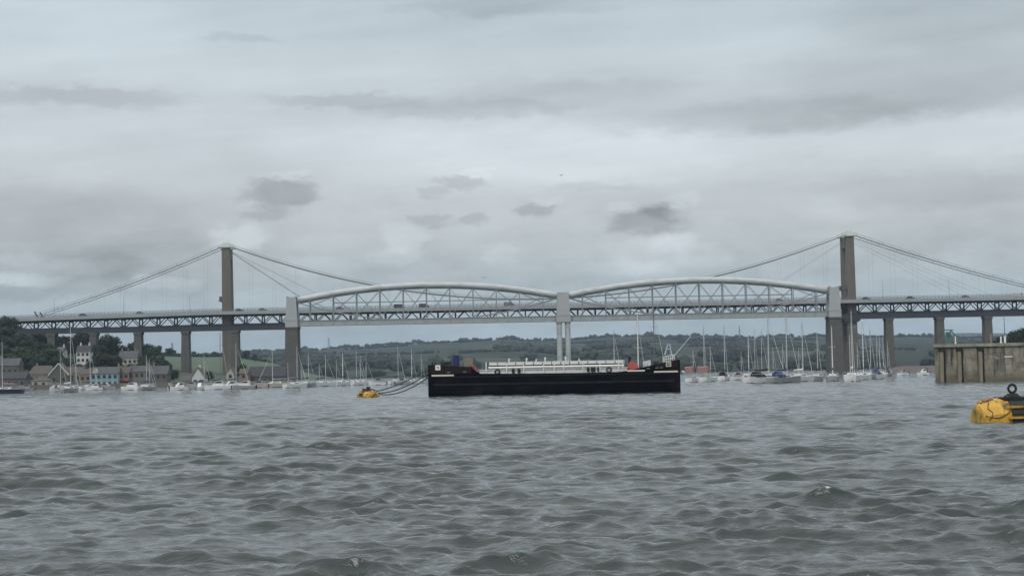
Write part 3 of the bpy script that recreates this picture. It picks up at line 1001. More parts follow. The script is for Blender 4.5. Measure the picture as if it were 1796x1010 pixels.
        for x in hx:
            if zcab(x) > road_z(x) + .5:
                MB().tube([(x, y, zcab(x)), (x, y, road_z(x) - 1.6)], .025, 4).build('suspender', M['cable'], t)
        for (xt, ends) in ((xa, (xa + 50, xa + 66)), (xb, (xb - 54, xb + 62, xb + 78))):
            for e in ends:
                MB().tube([(xt, y * 1.05, ztop - .8), (e, y * 1.2, road_z(e))], .1 if abs(e - xt) < 52 else .045, 5).build('stay_cable', M['cable'], t)
        xs = xa - 103
        MB().beam((xs + 2.4, y, road_z(xs) - 1), (xs, y, 40.2), .9, .6).build('splay_post', M['steel_dark'], t)


suspension_bridge()


# ------------------------------------------------------------------ cars and lamps on the road deck
def car(px, label, m, van=False, lane=-8.8):
    x = W(px, 540, DT + lane).x
    t = thing('van' if van else 'car', label, 'van' if van else 'car', (x, DT + lane, road_z(x)), 0, 'vehicles on the suspension bridge')
    b = MB(); L_ = 4.4 if not van else 5.6; h = 1.45 if not van else 2.3
    if van:
        b.prism([(-2.8, .35), (2.8, .35), (2.8, 1.15), (2.1, 1.35), (1.5, 2.3), (-2.75, 2.35)], -.95, .95)
    else:
        b.prism([(-2.2, .3), (2.2, .3), (2.2, .78), (1.25, .95), (-2.1, .98)], -.88, .88)
        b.prism([(-1.75, .97), (1.15, .95), (.45, 1.48), (-1.2, 1.5)], -.78, .78)
    b.build('body', M[m], t)
    g = MB()
    if van: g.prism([(1.35, 1.4), (2.0, 1.4), (1.5, 2.15), (1.0, 2.15)], -.97, .97)
    else: g.prism([(-1.5, 1.02), (.92, 1.02), (.4, 1.4), (-1.1, 1.42)], -.80, .80)
    g.build('window', M['window'], t)
    for wx in (-1.4, 1.4):
        for wy in (-.8, .8):
            MB().tube([(wx, wy - .1, .32), (wx, wy + .1, .32)], .32, 12).build('wheel', M['black'], t)


for a in ((146, 'dark car at the far left end of the road deck', 'car_dark'), (246, 'grey car on the deck halfway to the left tower', 'car_grey'),
          (420, 'dark car just right of the left tower foot', 'car_dark'), (461, 'grey car on the deck left of the railway portal', 'car_grey'),
          (596, 'dull red car behind the second truss hanger', 'car_red'), (700, 'tall dark van behind the left bow truss', 'car_dark', True),
          (744, 'dark van ahead of another van, left of mid truss', 'car_dark', True), (893, 'large grey van left of the middle portal', 'car_grey', True),
          (1367, 'grey car behind the right end of the right truss', 'car_grey'), (1519, 'dark car just right of the right tower', 'car_dark'),
          (1597, 'dark car above the second right approach pier', 'car_dark'), (1694, 'grey car on the deck near the right edge', 'car_grey'),
          (1787, 'white van on the deck at the right edge', 'car_white', True)):
    car(*a)
for px, lb in ((95, 'slim lamp post at the left end of the suspension bridge'), (217, 'slim lamp post second from the left on the bridge deck'),
               (333, 'slim lamp post next left of the left tower'), (1549, 'slim lamp post next right of the right tower'),
               (1665, 'slim lamp post on the deck near the right edge')):
    x = W(px, 530, DT - 12).x
    t = thing('street_lamp', lb, 'street lamp', (x, DT - 12, road_z(x)), 0, 'lamp posts on the suspension bridge')
    MB().tube([(0, 0, 0), (0, 0, 8.8), (.15, .5, 9.5), (.2, 1.6, 9.7)], [.1, .07, .06, .05], 6).build('pole', M['rail'], t)
    MB().cbox((.2, 1.9, 9.68), (.3, .8, .16)).build('lamp_head', M['rail'], t)


# ------------------------------------------------------------------ trees
def crown_mesh(seed, h, r, m, leaf=.75, n=1500):
    rnd = random.Random(seed)
    mb = MB()
    lobes = []
    for i in range(11):
        a = rnd.uniform(0, 2 * math.pi); rr = r * rnd.uniform(.1, .62); zz = h * rnd.uniform(.34, .84)
        lr = r * rnd.uniform(.34, .56) * (1.15 - .5 * max(0, zz / h - .5))
        lobes.append((rr * math.cos(a), rr * math.sin(a), zz, lr))
    for (x, y, z, lr) in lobes:
        mb.blob((x, y, z), (lr * .78, lr * .78, lr * .72), rnd, .25, 1)
    for i in range(n):
        x, y, z, lr = rnd.choice(lobes)
        v = Vector((rnd.gauss(0, 1), rnd.gauss(0, 1), rnd.gauss(0, 1) + .25)).normalized()
        c = Vector((x, y, z)) + v * lr * rnd.uniform(.72, 1.14)
        nv = (v + Vector((rnd.uniform(-.8, .8), rnd.uniform(-.8, .8), rnd.uniform(-.5, .9)))).normalized()
        a = nv.orthogonal().normalized() * leaf * rnd.uniform(.4, .8); b = nv.cross(a).normalized() * leaf * rnd.uniform(.4, .8)
        mb.add([c - a, c + b * .8, c + a, c - b], [(0, 1, 2, 3)])
    o = mb.build('crown', m)
    return o


def trunk_mesh(h, r, seed):
    rnd = random.Random(seed)
    mb = MB(); tr = max(.22, h * .022)
    mb.tube([(0, 0, -1), (0, 0, h * .2), (.1, .1, h * .45), (.2, 0, h * .7)], [tr * 1.25, tr, tr * .7, tr * .3], 7)
    for i in range(5):
        a = i * 1.3 + rnd.uniform(0, .5)
        mb.tube([(0, 0, h * (.22 + .06 * i)), (r * .3 * math.cos(a), r * .3 * math.sin(a), h * (.4 + .06 * i)), (r * .55 * math.cos(a), r * .55 * math.sin(a), h * (.52 + .06 * i))],
                [tr * .5, tr * .35, tr * .12], 5)
    return mb.build('trunk', M['bark'])


PROTO = {}


def tree(px, top, D, wpx, label, dark=True, group='trees on the left bank', zb=None, name='broadleaf_tree'):
    c = W(px, top, D)
    h_ = bank_h if px < 520 and D < 1060 else (field_h if px < 620 and D < 1600 else right_h)
    zb = h_(px, D) - .3 if zb is None else zb
    h = max(c.z - zb, 4); r = wpx / 2 * D / FPX
    t = thing(name, label, 'tree', (c.x, D, zb), random.uniform(0, 6), group)
    key = (dark, random.choice((0, 1, 2)))
    if key not in PROTO:
        PROTO[key] = (crown_mesh(20 + key[1] + 5 * dark, 15, 6.5, M['leaf_dark' if dark else 'leaf_mid']).data, trunk_mesh(15, 6.5, key[1]).data)
        for o in [o for o in COL.objects if o.name.startswith(('crown', 'trunk')) and o.parent is None]:
            bpy.data.objects.remove(o)
    for nm, me in zip(('crown', 'trunk'), PROTO[key]):
        o = bpy.data.objects.new(nm, me); COL.objects.link(o); o.parent = t
        o.scale = (r / 6.5, r / 6.5, h / 15 * 1.04)


for a in (
    (-8, 560, 905, 52, 'dark tree at the extreme left edge above the road deck'),
    (17, 554, 925, 44, 'rounded dark tree hiding the left end of the road deck'),
    (2, 592, 850, 60, 'dark tree below the girder at the left edge'),
    (40, 588, 870, 52, 'dark tree between the two leftmost approach piers'),
    (66, 582, 915, 46, 'dark tree left of the approach pier, under the girder'),
    (112, 588, 900, 30, 'narrow dark tree right of the leftmost full pier'),
    (128, 590, 925, 34, 'dark tree behind the white house, left of its roof'),
    (146, 584, 930, 40, 'tall dark tree rising above the white house roof'),
    (190, 591, 880, 54, 'big dark tree right of the second approach pier'),
    (176, 603, 860, 36, 'dark tree partly behind the second approach pier'),
    (216, 611, 960, 24, 'small round tree on the skyline left of the beige house'),
    (236, 602, 930, 34, 'tree behind the beige house with the grey roof'),
    (258, 605, 905, 46, 'mid green tree right of the third approach pier', False),
    (276, 622, 860, 36, 'low bushy tree above the dark stone building', False),
    (20, 622, 780, 48, 'green tree behind the slate roofs at lower left', False),
    (56, 618, 790, 52, 'spreading green tree above the brown roofed house', False),
    (90, 612, 810, 44, 'green tree below the small white cottage', False),
    (118, 628, 800, 34, 'green tree left of the white house below its wall', False),
    (182, 622, 790, 44, 'low dark tree behind the blue building'),
    (160, 632, 770, 26, 'low dark bush like tree behind the blue roof'),
    (230, 640, 760, 30, 'dark low tree behind the stone building'),
    (305, 650, 720, 22, 'dark shrubby tree right of the dark stone building'),
    (-20, 600, 800, 70, 'green tree at the extreme left edge above the warehouse', False),
    (8, 575, 880, 50, 'dark tree at the left edge under the deck end'),
    (32, 572, 932, 40, 'tree crowded under the left end of the deck truss'),
    (52, 596, 860, 44, 'dark tree right of the leftmost pier behind the slate roofs'),
    (78, 600, 850, 44, 'dark tree in front of the leftmost full pier'),
    (100, 598, 930, 36, 'dark tree behind the small white cottage'),
    (34, 610, 815, 50, 'green tree in the middle of the left wood', False),
    (68, 628, 775, 44, 'dark green tree just behind the broad brown roof'),
    (104, 626, 770, 40, 'dark green tree just behind the bargeboard gable'),
    (4, 606, 800, 56, 'dark tree above the slate roofed house at the left edge'),
    (204, 604, 895, 40, 'dark tree right of the biggest tree at the second pier'),
    (196, 625, 800, 50, 'dark tree filling the slope above the blue roof'),
    (268, 612, 885, 44, 'broad green tree at the right end of the left wood', False),
    (250, 626, 800, 40, 'dark tree above the pale stone building'),
    (140, 640, 765, 30, 'dark bush like tree below the tall white house'),
    (288, 634, 780, 34, 'low dark tree right above the end of the stone terrace'),
    (366, 652, 760, 24, 'bush like tree right of the white gabled house', False),
    (425, 640, 800, 22, 'small tree behind the pink gable', False),
):
    tree(*a)
for a in ((279, 607, 1440, 15, 'round hedgerow tree, left of a skyline pair'), (296, 610, 1445, 17, 'round hedgerow tree, right of a skyline pair'),
          (305, 614, 1450, 10, 'low hedgerow tree by the distant pylon'), (341, 619, 1452, 10, 'tiny hedgerow tree left between pier and tower'),
          (376, 618, 1450, 12, 'hedgerow tree on the green field skyline beside the left tower'),
          (432, 615, 1430, 16, 'hedgerow tree on the hill just right of the left tower'), (447, 622, 1400, 14, 'lower hedgerow tree right of the left tower')):
    tree(*a, dark=True, group='hedgerow trees above the green field')
for a in ((1756, 590, 700, 32, 'dark tree at the left end of the wood behind the wharf'), (1778, 583, 720, 30, 'dark tree in the middle of the wood behind the wharf'),
          (1796, 577, 735, 34, 'tallest tree of the wood behind the wharf'), (1822, 572, 740, 40, 'tree of the wood beyond the right edge'),
          (1742, 596, 690, 18, 'low bush at the left foot of the wood behind the wharf')):
    tree(*a, dark=True, group='trees behind the wharf')
# hedge along the field top
rnd = random.Random(9); mb = MB()
for p in np.arange(262, 470, 1.6):
    z = field_h(p, 1448)
    mb.blob(((p - CX) / FPX * 1448, 1448 + rnd.uniform(-2, 2), z + .8), (1.4, 1.4, rnd.uniform(1.2, 2.4)), rnd, .25, 1)
tag(mb.build('hedge', M['leaf_dark']), 'dark hedge along the top of the green field', 'hedge')


# ------------------------------------------------------------------ buildings
def house(label, px0, px1, base, eave, ridge, D, wall, roof, name='house', gable=False, cols=3, rows=1, depth=8.0, chim=(0.8,), extra=None, hip=0.0, cat='house', frame='stone', group='waterfront houses'):
    xa, xb = W(px0, base, D).x, W(px1, base, D).x
    xc = (px0 + px1) / 2
    z0, z1, z2 = W(xc, base, D).z, W(xc, eave, D).z, W(xc, ridge, D).z
    z0 = min(z0, z1 - 2.2)
    w = xb - xa
    t = thing(name, label, cat, (xa, D, z0), 0, group)
    hh, rh = z1 - z0, z2 - z1
    MB().box((0, 0, -4), (w, depth, hh)).build('wall', M[wall], t) if not gable else \
        MB().prism([(0, -4), (w, -4), (w, hh), (w / 2, z2 - z0), (0, hh)], 0, depth).build('wall', M[wall], t)
    r = MB()
    if gable:
        e = .25
        for s in (-1, 1):
            xe = w / 2 + s * (w / 2 + e)
            ze = hh - rh * e / (w / 2)
            r.add([(w / 2, -e, z2 - z0 + .05), (xe, -e, ze + .05), (xe, depth + e, ze + .05), (w / 2, depth + e, z2 - z0 + .05),
                   (w / 2, -e, z2 - z0 + .3), (xe, -e, ze + .3), (xe, depth + e, ze + .3), (w / 2, depth + e, z2 - z0 + .3)],
                  [(0, 1, 2, 3), (4, 7, 6, 5), (0, 4, 5, 1), (1, 5, 6, 2), (2, 6, 7, 3), (3, 7, 4, 0)])
    else:
        e = .3; hp = hip * w / 2
        r.add([(-e, -e, hh), (w + e, -e, hh), (w + e, depth + e, hh), (-e, depth + e, hh), (hp - (e if hp == 0 else 0), depth / 2, hh + rh), (w - hp + (e if hp == 0 else 0), depth / 2, hh + rh)],
              [(0, 1, 5, 4), (2, 3, 4, 5), (1, 2, 5), (3, 0, 4), (0, 3, 2, 1)])
    ro = r.build('roof', M[roof], t)
    c = MB()
    for f in chim:
        y = depth / 2
        c = MB(); c.box((w * f - .35, y - .35, hh + rh * (.4 if gable else .7)), (w * f + .35, y + .35, hh + rh + 1.0)); c.box((w * f - .22, y - .22, hh + rh + 1.0), (w * f + .22, y + .22, hh + rh + 1.35))
        c.build('chimney', M['stone' if wall != 'render_white' else 'render_white'], ro)
    for j in range(rows):
        for i in range(cols):
            wx = w * (i + .5) / cols
            zz = hh * (j + .55) / rows
            ww, wh = min(1.1, w / cols * .5), min(1.3, hh / rows * .48)
            f = MB(); f.box((wx - ww / 2 - .1, -.05, zz - wh / 2 - .1), (wx + ww / 2 + .1, -.003, zz + wh / 2 + .1))
            fo = f.build('window', M[frame], t)
            MB().box((wx - ww / 2, -.08, zz - wh / 2), (wx + ww / 2, -.053, zz + wh / 2)).build('pane', M['window'], fo)
    if extra: extra(t, w, hh, rh, depth)
    return t


def barge_boards(t, w, hh, rh, depth):
    b = MB()
    for s in (-1, 1):
        b.beam((w / 2, -.35, hh + rh + .25), (w / 2 + s * (w / 2 + .3), -.35, hh), .12, .45)
    b.build('bargeboard', M['render_white'], t)


def shopfront(t, w, hh, rh, depth):
    b = MB(); b.box((.2, -.5, 0), (w - .2, -.004, hh * .42)); b.box((0, -1.2, hh * .42), (w, -.004, hh * .5)); b.build('shopfront', M['red'], t)


def band(t, w, hh, rh, depth):
    MB().box((.0, -.06, hh * .30), (w, -.003, hh * .36)).build('string_course', M['render_white'], t)
    d = MB(); d.prism([(w * .17 - 1, hh), (w * .17 + 1, hh), (w * .17 + 1, hh + .9), (w * .17, hh + 2.1), (w * .17 - 1, hh + .9)], -.05, 3); d.build('dormer', M['render_cream'], t)


house('grey slate roofed house at the far left edge', -8, 32, 662, 641, 628, 735, 'stone_dark', 'slate', chim=(.1,), cols=4)
house('dark low warehouse at the lower left edge', -12, 44, 682, 664, 652, 690, 'stone_dark', 'slate_dark', name='warehouse', cat='warehouse', chim=(), cols=5)
house('cream hipped pavilion with two dark windows on the quay', 56, 83, 681, 668, 660, 662, 'render_cream', 'slate_brown', hip=.6, chim=(.5,), cols=2, name='pavilion', cat='pavilion')
house('broad brown roofed house left of the tall yacht mast', 50, 92, 672, 656, 641, 735, 'stone', 'slate_brown', chim=(.25,), cols=4, hip=.25)
house('gabled house with pale bargeboards behind the tall yacht', 86, 120, 674, 658, 638, 728, 'stone_dark', 'slate_brown', gable=True, chim=(), extra=barge_boards, cols=2)
house('brown terrace house right of the pale gable', 116, 142, 672, 654, 643, 745, 'stone', 'slate_brown', chim=(.3,), cols=2)
house('pinkish brown house left of the blue building', 140, 159, 672, 656, 646, 735, 'render_pink', 'slate_brown', chim=(.2,), cols=2)
house('tall white house with dark roof on the wooded slope', 134, 157, 637, 617, 605, 850, 'render_white', 'slate_dark', chim=(.2, .85), cols=3, rows=2, frame='stone', group='houses on the wooded slope')
house('small white cottage between approach piers under the girder', 99, 111, 624, 614, 608, 862, 'render_white', 'slate', chim=(.8,), cols=2, group='houses on the wooded slope')
house('tiny white gable among trees at the left end', 36, 46, 612, 603, 597, 885, 'render_white', 'slate', gable=True, chim=(), cols=1, group='houses on the wooded slope')
house('beige house with grey roof behind the third approach pier', 208, 240, 641, 628, 615, 862, 'render_cream', 'slate', chim=(.1, .85), cols=4, group='houses on the wooded slope')
house('bright blue waterfront building with grey roof', 159, 207, 679, 655, 643, 680, 'render_blue', 'slate', chim=(.95,), cols=5, rows=2, extra=band)
house('pink building with a red shopfront next to the blue one', 207, 226, 679, 654, 643, 684, 'render_pink', 'slate_brown', chim=(.5,), cols=2, rows=2, extra=shopfront, name='shop', cat='shop')
house('pale stone waterfront building left of the dark one', 226, 263, 679, 652, 641, 686, 'stone', 'slate', chim=(.2, .8), cols=4, rows=2)
house('dark stone building with slate roof, right end of terrace', 262, 293, 679, 656, 641, 676, 'stone_dark', 'slate', chim=(.15,), cols=3, rows=2)
house('white gabled cottage standing right of the fourth pier', 337, 358, 679, 661, 645, 676, 'render_white', 'slate', gable=True, chim=(.5,), cols=2)
house('low white wing with grey roof left of the white gable', 318, 338, 679, 667, 659, 680, 'render_cream', 'slate', chim=(), cols=3)
house('narrow cream house in front of the left tower foot', 397, 411, 677, 655, 645, 690, 'render_cream', 'slate', gable=True, chim=(.2,), cols=1, rows=2)
house('pinkish brick house right of the left tower foot', 420, 434, 677, 655, 646, 692, 'render_pink', 'slate_brown', chim=(.8,), cols=1, rows=2)
house('long dark shed with black roof left of the stone pier', 438, 500, 676, 660, 642, 700, 'stone_dark', 'slate_dark', chim=(), cols=6, name='boat_shed', cat='shed')
for a in (('tiny white house on the far ridge above the small buoy', 672, 677, 610, 606, 604, 3300), ('tiny white farmhouse on the far ridge left of the barge', 726, 732, 608, 603, 601, 3350),
          ('white dome like farm shed on the hill right of mid pier', 1016, 1023, 629, 623, 620, 2300), ('small pale house on the hill behind the right barge end', 1058, 1063, 614, 610, 608, 3000),
          ('long white farm shed on the hill left of the wharf', 1615, 1638, 640, 634, 630, 1900), ('tiny pale farmhouse halfway up the hill above the barge', 868, 876, 621, 617, 615, 2700)):
    house(a[0], *a[1:], 'render_white', 'slate', cols=2, chim=(), group='far hillside houses', name='farmhouse' if 'shed' not in a[0] else 'farm_shed', cat='house' if 'shed' not in a[0] else 'shed')


# ------------------------------------------------------------------ pylons
def pylon(px, top, D, base, label):
    c = W(px, top, D); zb = base
    h = c.z - zb
    t = MB(); w = h * .09
    for sx in (-1, 1):
        for sy in (-1, 1):
            t.beam((sx * w, sy * w, 0), (sx * w * .15, sy * w * .15, h), .5, .5)
    for k in range(6):
        z = h * k / 6; ww = w * (1 - .85 * k / 6); w2 = w * (1 - .85 * (k + 1) / 6)
        for s in (-1, 1):
            t.beam((-ww, s * ww, z), (w2, s * w2, h * (k + 1) / 6), .3, .3); t.beam((ww, s * ww, z), (-w2, s * w2, h * (k + 1) / 6), .3, .3)
    for z in (.62, .78, .92):
        t.beam((-h * .13, 0, h * z), (h * .13, 0, h * z), .45, .5)
    o = t.build('pylon', M['pylon'], loc=(c.x, D, zb))
    tag(o, label, 'pylon', 'power pylons on the skyline')


pylon(576.5, 592, 3450, hill_h(576.5, 3450) - 2, 'lattice pylon on the ridge right of the left stone pier')
pylon(302, 601, 2000, W(302, 625, 2000).z, 'faint pylon above hedgerow trees by the fourth pier')
c = W(1296.5, 571, 3450)
MB_ = MB().tube([(0, 0, 0), (0, 0, c.z - hill_h(1296, 3450))], [1.6, .9], 6)
for z in (8, 16): MB_.cbox((0, 0, z), (4.5, 2, .8))
tag(MB_.build('radio_mast', M['pylon'], loc=(c.x, 3450, hill_h(1296, 3450) - 1)), 'dark radio mast on the ridge behind the right truss', 'mast')


# ------------------------------------------------------------------ boats
def hull_mesh(L_, beam, fb, transom=.75, sheer=.28):
    """boat hull, bow towards +x, waterline at z=0"""
    st = [(-.5, transom), (-.3, .96), (-.05, 1.0), (.18, .86), (.34, .55), (.44, .26), (.5, .02)]
    rings = []
    for s, w in st:
        x = s * L_; hb = beam / 2 * w; z1 = fb * (1 + sheer * max(0, s + .1) * 1.6)
        k = x + (.05 * L_ if s > .4 else 0)
        rings.append([(k, -hb, z1), (k - (.02 * L_ if s > .3 else 0), -hb * .86, 0.06), (x * .96, -hb * .45, -.35), (x * .96, hb * .45, -.35), (k - (.02 * L_ if s > .3 else 0), hb * .86, 0.06), (k, hb, z1)])
    return MB().loft(rings)


CNT = [0]
G1, G2, G3 = 'boats moored off the left shore', 'boats moored left of the barge', 'boats moored off the right shore'


def boat(px, wl, L_, head, hull, label, top=None, mpx=None, mast='alu', cover='canvas_blue', hood=None, ketch=False, heel=0.0, motor=False, keep=False, group='boats moored off the left shore'):
    D = on_water(px, wl).y
    if mpx is None: mpx = px
    P = on_water(px, wl)
    if keep: pass
    elif group != G1 and not motor or (group == G1 and not motor and 200 > head > 0 and L_ < 9):   # swung to the tide, sterns to the camera
        head = 62 + (head % 37) - 18
    rz = R(head)
    t = thing('motorboat' if motor else 'sailing_yacht', label, 'motorboat' if motor else 'yacht', (P.x, P.y, 0), rz, group)
    t.rotation_euler = (R(heel), 0, rz)
    if motor: L_ *= .82
    beam = L_ * .33 if L_ < 8 else L_ * .3
    fb = .42 + L_ * .07
    h = hull_mesh(L_, beam, fb); h.build('hull', M[hull], t)
    b = MB(); b.loft([[(-.49 * L_, -beam * .33, .01), (-.49 * L_, beam * .33, .01), (-.49 * L_, beam * .35, .16), (-.49 * L_, -beam * .35, .16)],
                      [(0, -beam * .475, .01), (0, beam * .475, .01), (0, beam * .48, .16), (0, -beam * .48, .16)],
                      [(.47 * L_, -.06, .01), (.47 * L_, .06, .01), (.49 * L_, .06, .16), (.49 * L_, -.06, .16)]])
    b.build('boot_stripe', M['antifoul' if CNT[0] % 3 else 'canvas_blue'], t)
    CNT[0] += 1
    zd = fb
    if motor:
        ch = .75 + L_ * .085
        c = MB(); c.prism([(-.22 * L_, zd), (.22 * L_, zd + .1), (.12 * L_, zd + ch * .62), (.02 * L_, zd + ch), (-.2 * L_, zd + ch)], -beam * .36, beam * .36)
        co = c.build('cabin', M['gel_white' if CNT[0] % 2 else 'gel_grey'], t)
        w = MB(); w.prism([(-.17 * L_, zd + ch * .56), (.11 * L_, zd + ch * .56), (.03 * L_, zd + ch * .9), (-.17 * L_, zd + ch * .9)], -beam * .37, beam * .37)
        w.build('window', M['window'], co)
        MB().cbox((-.52 * L_, 0, .55), (.3, .35, .9)).build('outboard', M['black'], t)
        rl = MB()
        for s in (-1, 1):
            rl.tube([(.44 * L_, s * .1, zd + .75), (.3 * L_, s * beam * .3, zd + .7), (.12 * L_, s * beam * .44, zd + .65)], .03, 5)
        rl.build('bow_rail', M['alu'], t)
    else:
        ch = .42
        c = MB(); c.loft([[(-.16 * L_, -beam * .30, zd), (-.16 * L_, beam * .30, zd), (-.15 * L_, beam * .25, zd + ch + .1), (-.15 * L_, -beam * .25, zd + ch + .1)],
                          [(.10 * L_, -beam * .29, zd), (.10 * L_, beam * .29, zd), (.09 * L_, beam * .24, zd + ch), (.09 * L_, -beam * .24, zd + ch)],
                          [(.30 * L_, -beam * .16, zd), (.30 * L_, beam * .16, zd), (.26 * L_, beam * .12, zd + .12), (.26 * L_, -beam * .12, zd + .12)]])
        co = c.build('cabin', M['gel_white'], t)
        w = MB(); w.box((-.12 * L_, -beam * .285, zd + .14), (.07 * L_, beam * .285, zd + .33)); w.build('window', M['window'], co)
        MB().box((-.44 * L_, -beam * .22, zd - .02), (-.17 * L_, beam * .22, zd + .16)).build('cockpit', M['gel_cream'], t)
        rl = MB()
        for s in (-1, 1):
            for kx in (-.45, -.2, .05, .3):
                rl.tube([(kx * L_, s * beam * .42 * (1 if kx < .2 else .7), zd), (kx * L_, s * beam * .42 * (1 if kx < .2 else .7), zd + .65)], .025, 4)
            rl.tube([(-.45 * L_, s * beam * .42, zd + .65), (.05 * L_, s * beam * .42, zd + .65), (.3 * L_, s * beam * .3, zd + .68), (.5 * L_, 0, zd + .85)], .022, 4)
        rl.build('guard_rail', M['alu'], t)
    if hood == 'canvas_red' and not motor:
        hd = MB(); hd.box((-.46 * L_, -beam * .40, 2.1), (-.24 * L_, beam * .40, 3.4)); hd.prism([(-.46 * L_, 3.4), (-.24 * L_, 3.4), (-.27 * L_, 3.6), (-.42 * L_, 3.6)], -beam * .4, beam * .4)
        ho = hd.build('cockpit_canopy', M[hood], t)
        fr = MB()
        for kx in (-.45, -.25):
            for sg in (-1, 1): fr.tube([(kx * L_, sg * beam * .39, zd), (kx * L_, sg * beam * .39, 2.1)], .03, 5)
        fr.build('canopy_frame', M['alu'], ho)
    elif hood:
        hd = MB(); hh = 1.05 if not motor else 1.3
        x0, x1 = (-.3 * L_, -.06 * L_)
        hd.loft([[(x, math.cos(u) * beam * .36, zd + .1 + math.sin(u) * hh * (1 if i < 2 else .45)) for u in [math.pi * k / 8 for k in range(9)]] for i, x in enumerate((x0, (x0 + x1) / 2, x1))])
        hd.build('sprayhood', M[hood], t)
    if top is not None:
        ds = L_ * .08 * math.cos(rz)
        Dm = P.y + L_ * .08 * math.sin(rz)
        ztop = W(mpx, top, Dm).z
        xw = W(mpx, wl - 30, Dm).x
        # stand the boat so its mast is at mpx
        t.location.x = xw - ds
        mx = .08 * L_
        r0 = max(.085, L_ * .0115)
        lean = (W(mpx, top, Dm).x - xw) * .35
        MB().tube([(mx, 0, zd), (mx + lean * .5, 0, (ztop + zd) / 2), (mx + lean, 0, ztop)], [r0, r0 * .95, r0 * .7], 8).build('mast', M[mast], t)
        sp = MB()
        for f in ((.5, .75) if ztop > 11 else (.6,)):
            z = zd + (ztop - zd) * f
            sp.beam((mx + lean * f, -beam * .28, z), (mx + lean * f, beam * .28, z), .05, .05)
        sp.tube([(mx + lean, 0, ztop), (mx + lean, 0, ztop + .5)], .02, 4)
        sp.build('spreader', M[mast], t)
        rg = MB()
        tp = (mx + lean, 0, ztop)
        for e in ((.5 * L_, 0, zd + .2), (-.49 * L_, 0, zd + .1), (mx - .02 * L_, -beam * .46, zd), (mx - .02 * L_, beam * .46, zd)):
            rg.tube([tp, e], .012, 3)
        rg.build('rigging', M['alu_dark'], t)
        bz = zd + ch_boom(L_)
        MB().tube([(mx, 0, bz), (mx - .4 * L_, 0, bz + .05)], .06, 6).build('boom', M[mast], t)
        if cover:
            MB().tube([(mx - .01 * L_, 0, bz + .45), (mx - .05 * L_, 0, bz + .22), (mx - .2 * L_, 0, bz + .17), (mx - .39 * L_, 0, bz + .14)], [.1, .21, .18, .1], 8).build('sail_cover', M[cover], t)
        # rolled headsail
        MB().tube([(.49 * L_, 0, zd + .6), (mx + (.41 * L_) * .14 + lean * .8, 0, zd + (ztop - zd) * .84)], [.055, .03], 6).build('furled_jib', M['canvas_white'], t)
        if ketch:
            MB().tube([(-.36 * L_, 0, zd), (-.36 * L_ + lean, 0, zd + (ztop - zd) * .62)], [r0 * .8, r0 * .5], 7).build('mizzen_mast', M[mast], t)
    return t


def ch_boom(L_): return .95 + L_ * .03



w_, g_, c_, n_, b_ = 'gel_white', 'gel_grey', 'gel_cream', 'gel_navy', 'gel_blue'
BOATS = [
    (9, 690, 9.5, 175, n_, 'dark hulled sailing boat at the far left edge', dict(top=600, mpx=4, cover='canvas_red', mast='alu')),
    (45, 685, 7, 190, g_, 'low grey launch below the cream pavilion', dict(motor=True)),
    (68, 682, 5.5, 170, w_, 'white day boat tied at the quay right under the pavilion', dict(motor=True)),
    (95, 687, 5, 250, w_, 'small white motorboat bow on, left of the big grey yacht', dict(motor=True)),
    (107, 683, 7.5, 20, w_, 'white yacht behind and left of the big grey yacht', dict(top=615, mpx=106, cover=None)),
    (128, 688, 8.4, 178, g_, 'big pale grey yacht with the tallest mast on the left', dict(top=572, mpx=124, cover='canvas_white')),
    (136, 683, 6, 15, g_, 'small short masted yacht behind the big grey yacht', dict(top=638, mpx=133)),
    (160, 683, 8.5, 165, w_, 'white yacht moored before the left corner of the blue building', dict(top=614, mpx=158)),
    (166, 684, 6, 200, w_, 'white cabin cruiser before the blue building', dict(motor=True)),
    (186, 683, 7, 350, g_, 'grey launch before the right half of the blue building', dict(motor=True)),
    (231, 684, 8, 160, w_, 'white cabin cruiser below the pale stone building', dict(motor=True)),
    (253, 684, 8, 170, w_, 'white yacht left of a close pair below the dark stone building', dict(top=624, mpx=257)),
    (266, 684, 7, 20, g_, 'grey yacht right of a close pair below the dark stone building', dict(top=630, mpx=262)),
    (299, 682, 5, 90, w_, 'white dinghy end on between stone terrace and fourth pier', dict(motor=True)),
    (315, 684, 6, 215, w_, 'white motorboat below the fourth approach pier', dict(motor=True)),
    (335, 682, 7, 175, c_, 'cream launch below the white gabled cottage', dict(motor=True)),
    (351, 684, 5, 260, w_, 'tiny white motorboat bow on right of the cottage', dict(motor=True)),
    (363, 682, 7, 160, g_, 'grey hulled yacht beside the white cottage', dict(top=624, mpx=358)),
    (381, 683, 8.5, 190, w_, 'large white cabin cruiser left of the left tower foot', dict(motor=True)),
    (389, 680, 8.5, 10, n_, 'navy yacht with a dark mast at the left tower foot', dict(top=583, mpx=386.5, mast='alu_dark')),
    (404, 682, 7, 205, w_, 'white cruiser directly below the left tower', dict(motor=True)),
    (418, 680, 9, 20, w_, 'white yacht with a tall mast right of the left tower', dict(top=602, mpx=414)),
    (429, 682, 7.5, 170, g_, 'grey motor cruiser below the pinkish brick house', dict(motor=True)),
    (453, 680, 7, 175, c_, 'cream motorboat before the long dark shed', dict(motor=True)),
    (484, 679, 10, 185, c_, 'cream two masted ketch before the long dark shed', dict(top=614, mpx=478, ketch=True, cover=None)),
]
for a in BOATS: boat(*a[:6], group=G1, **a[6])
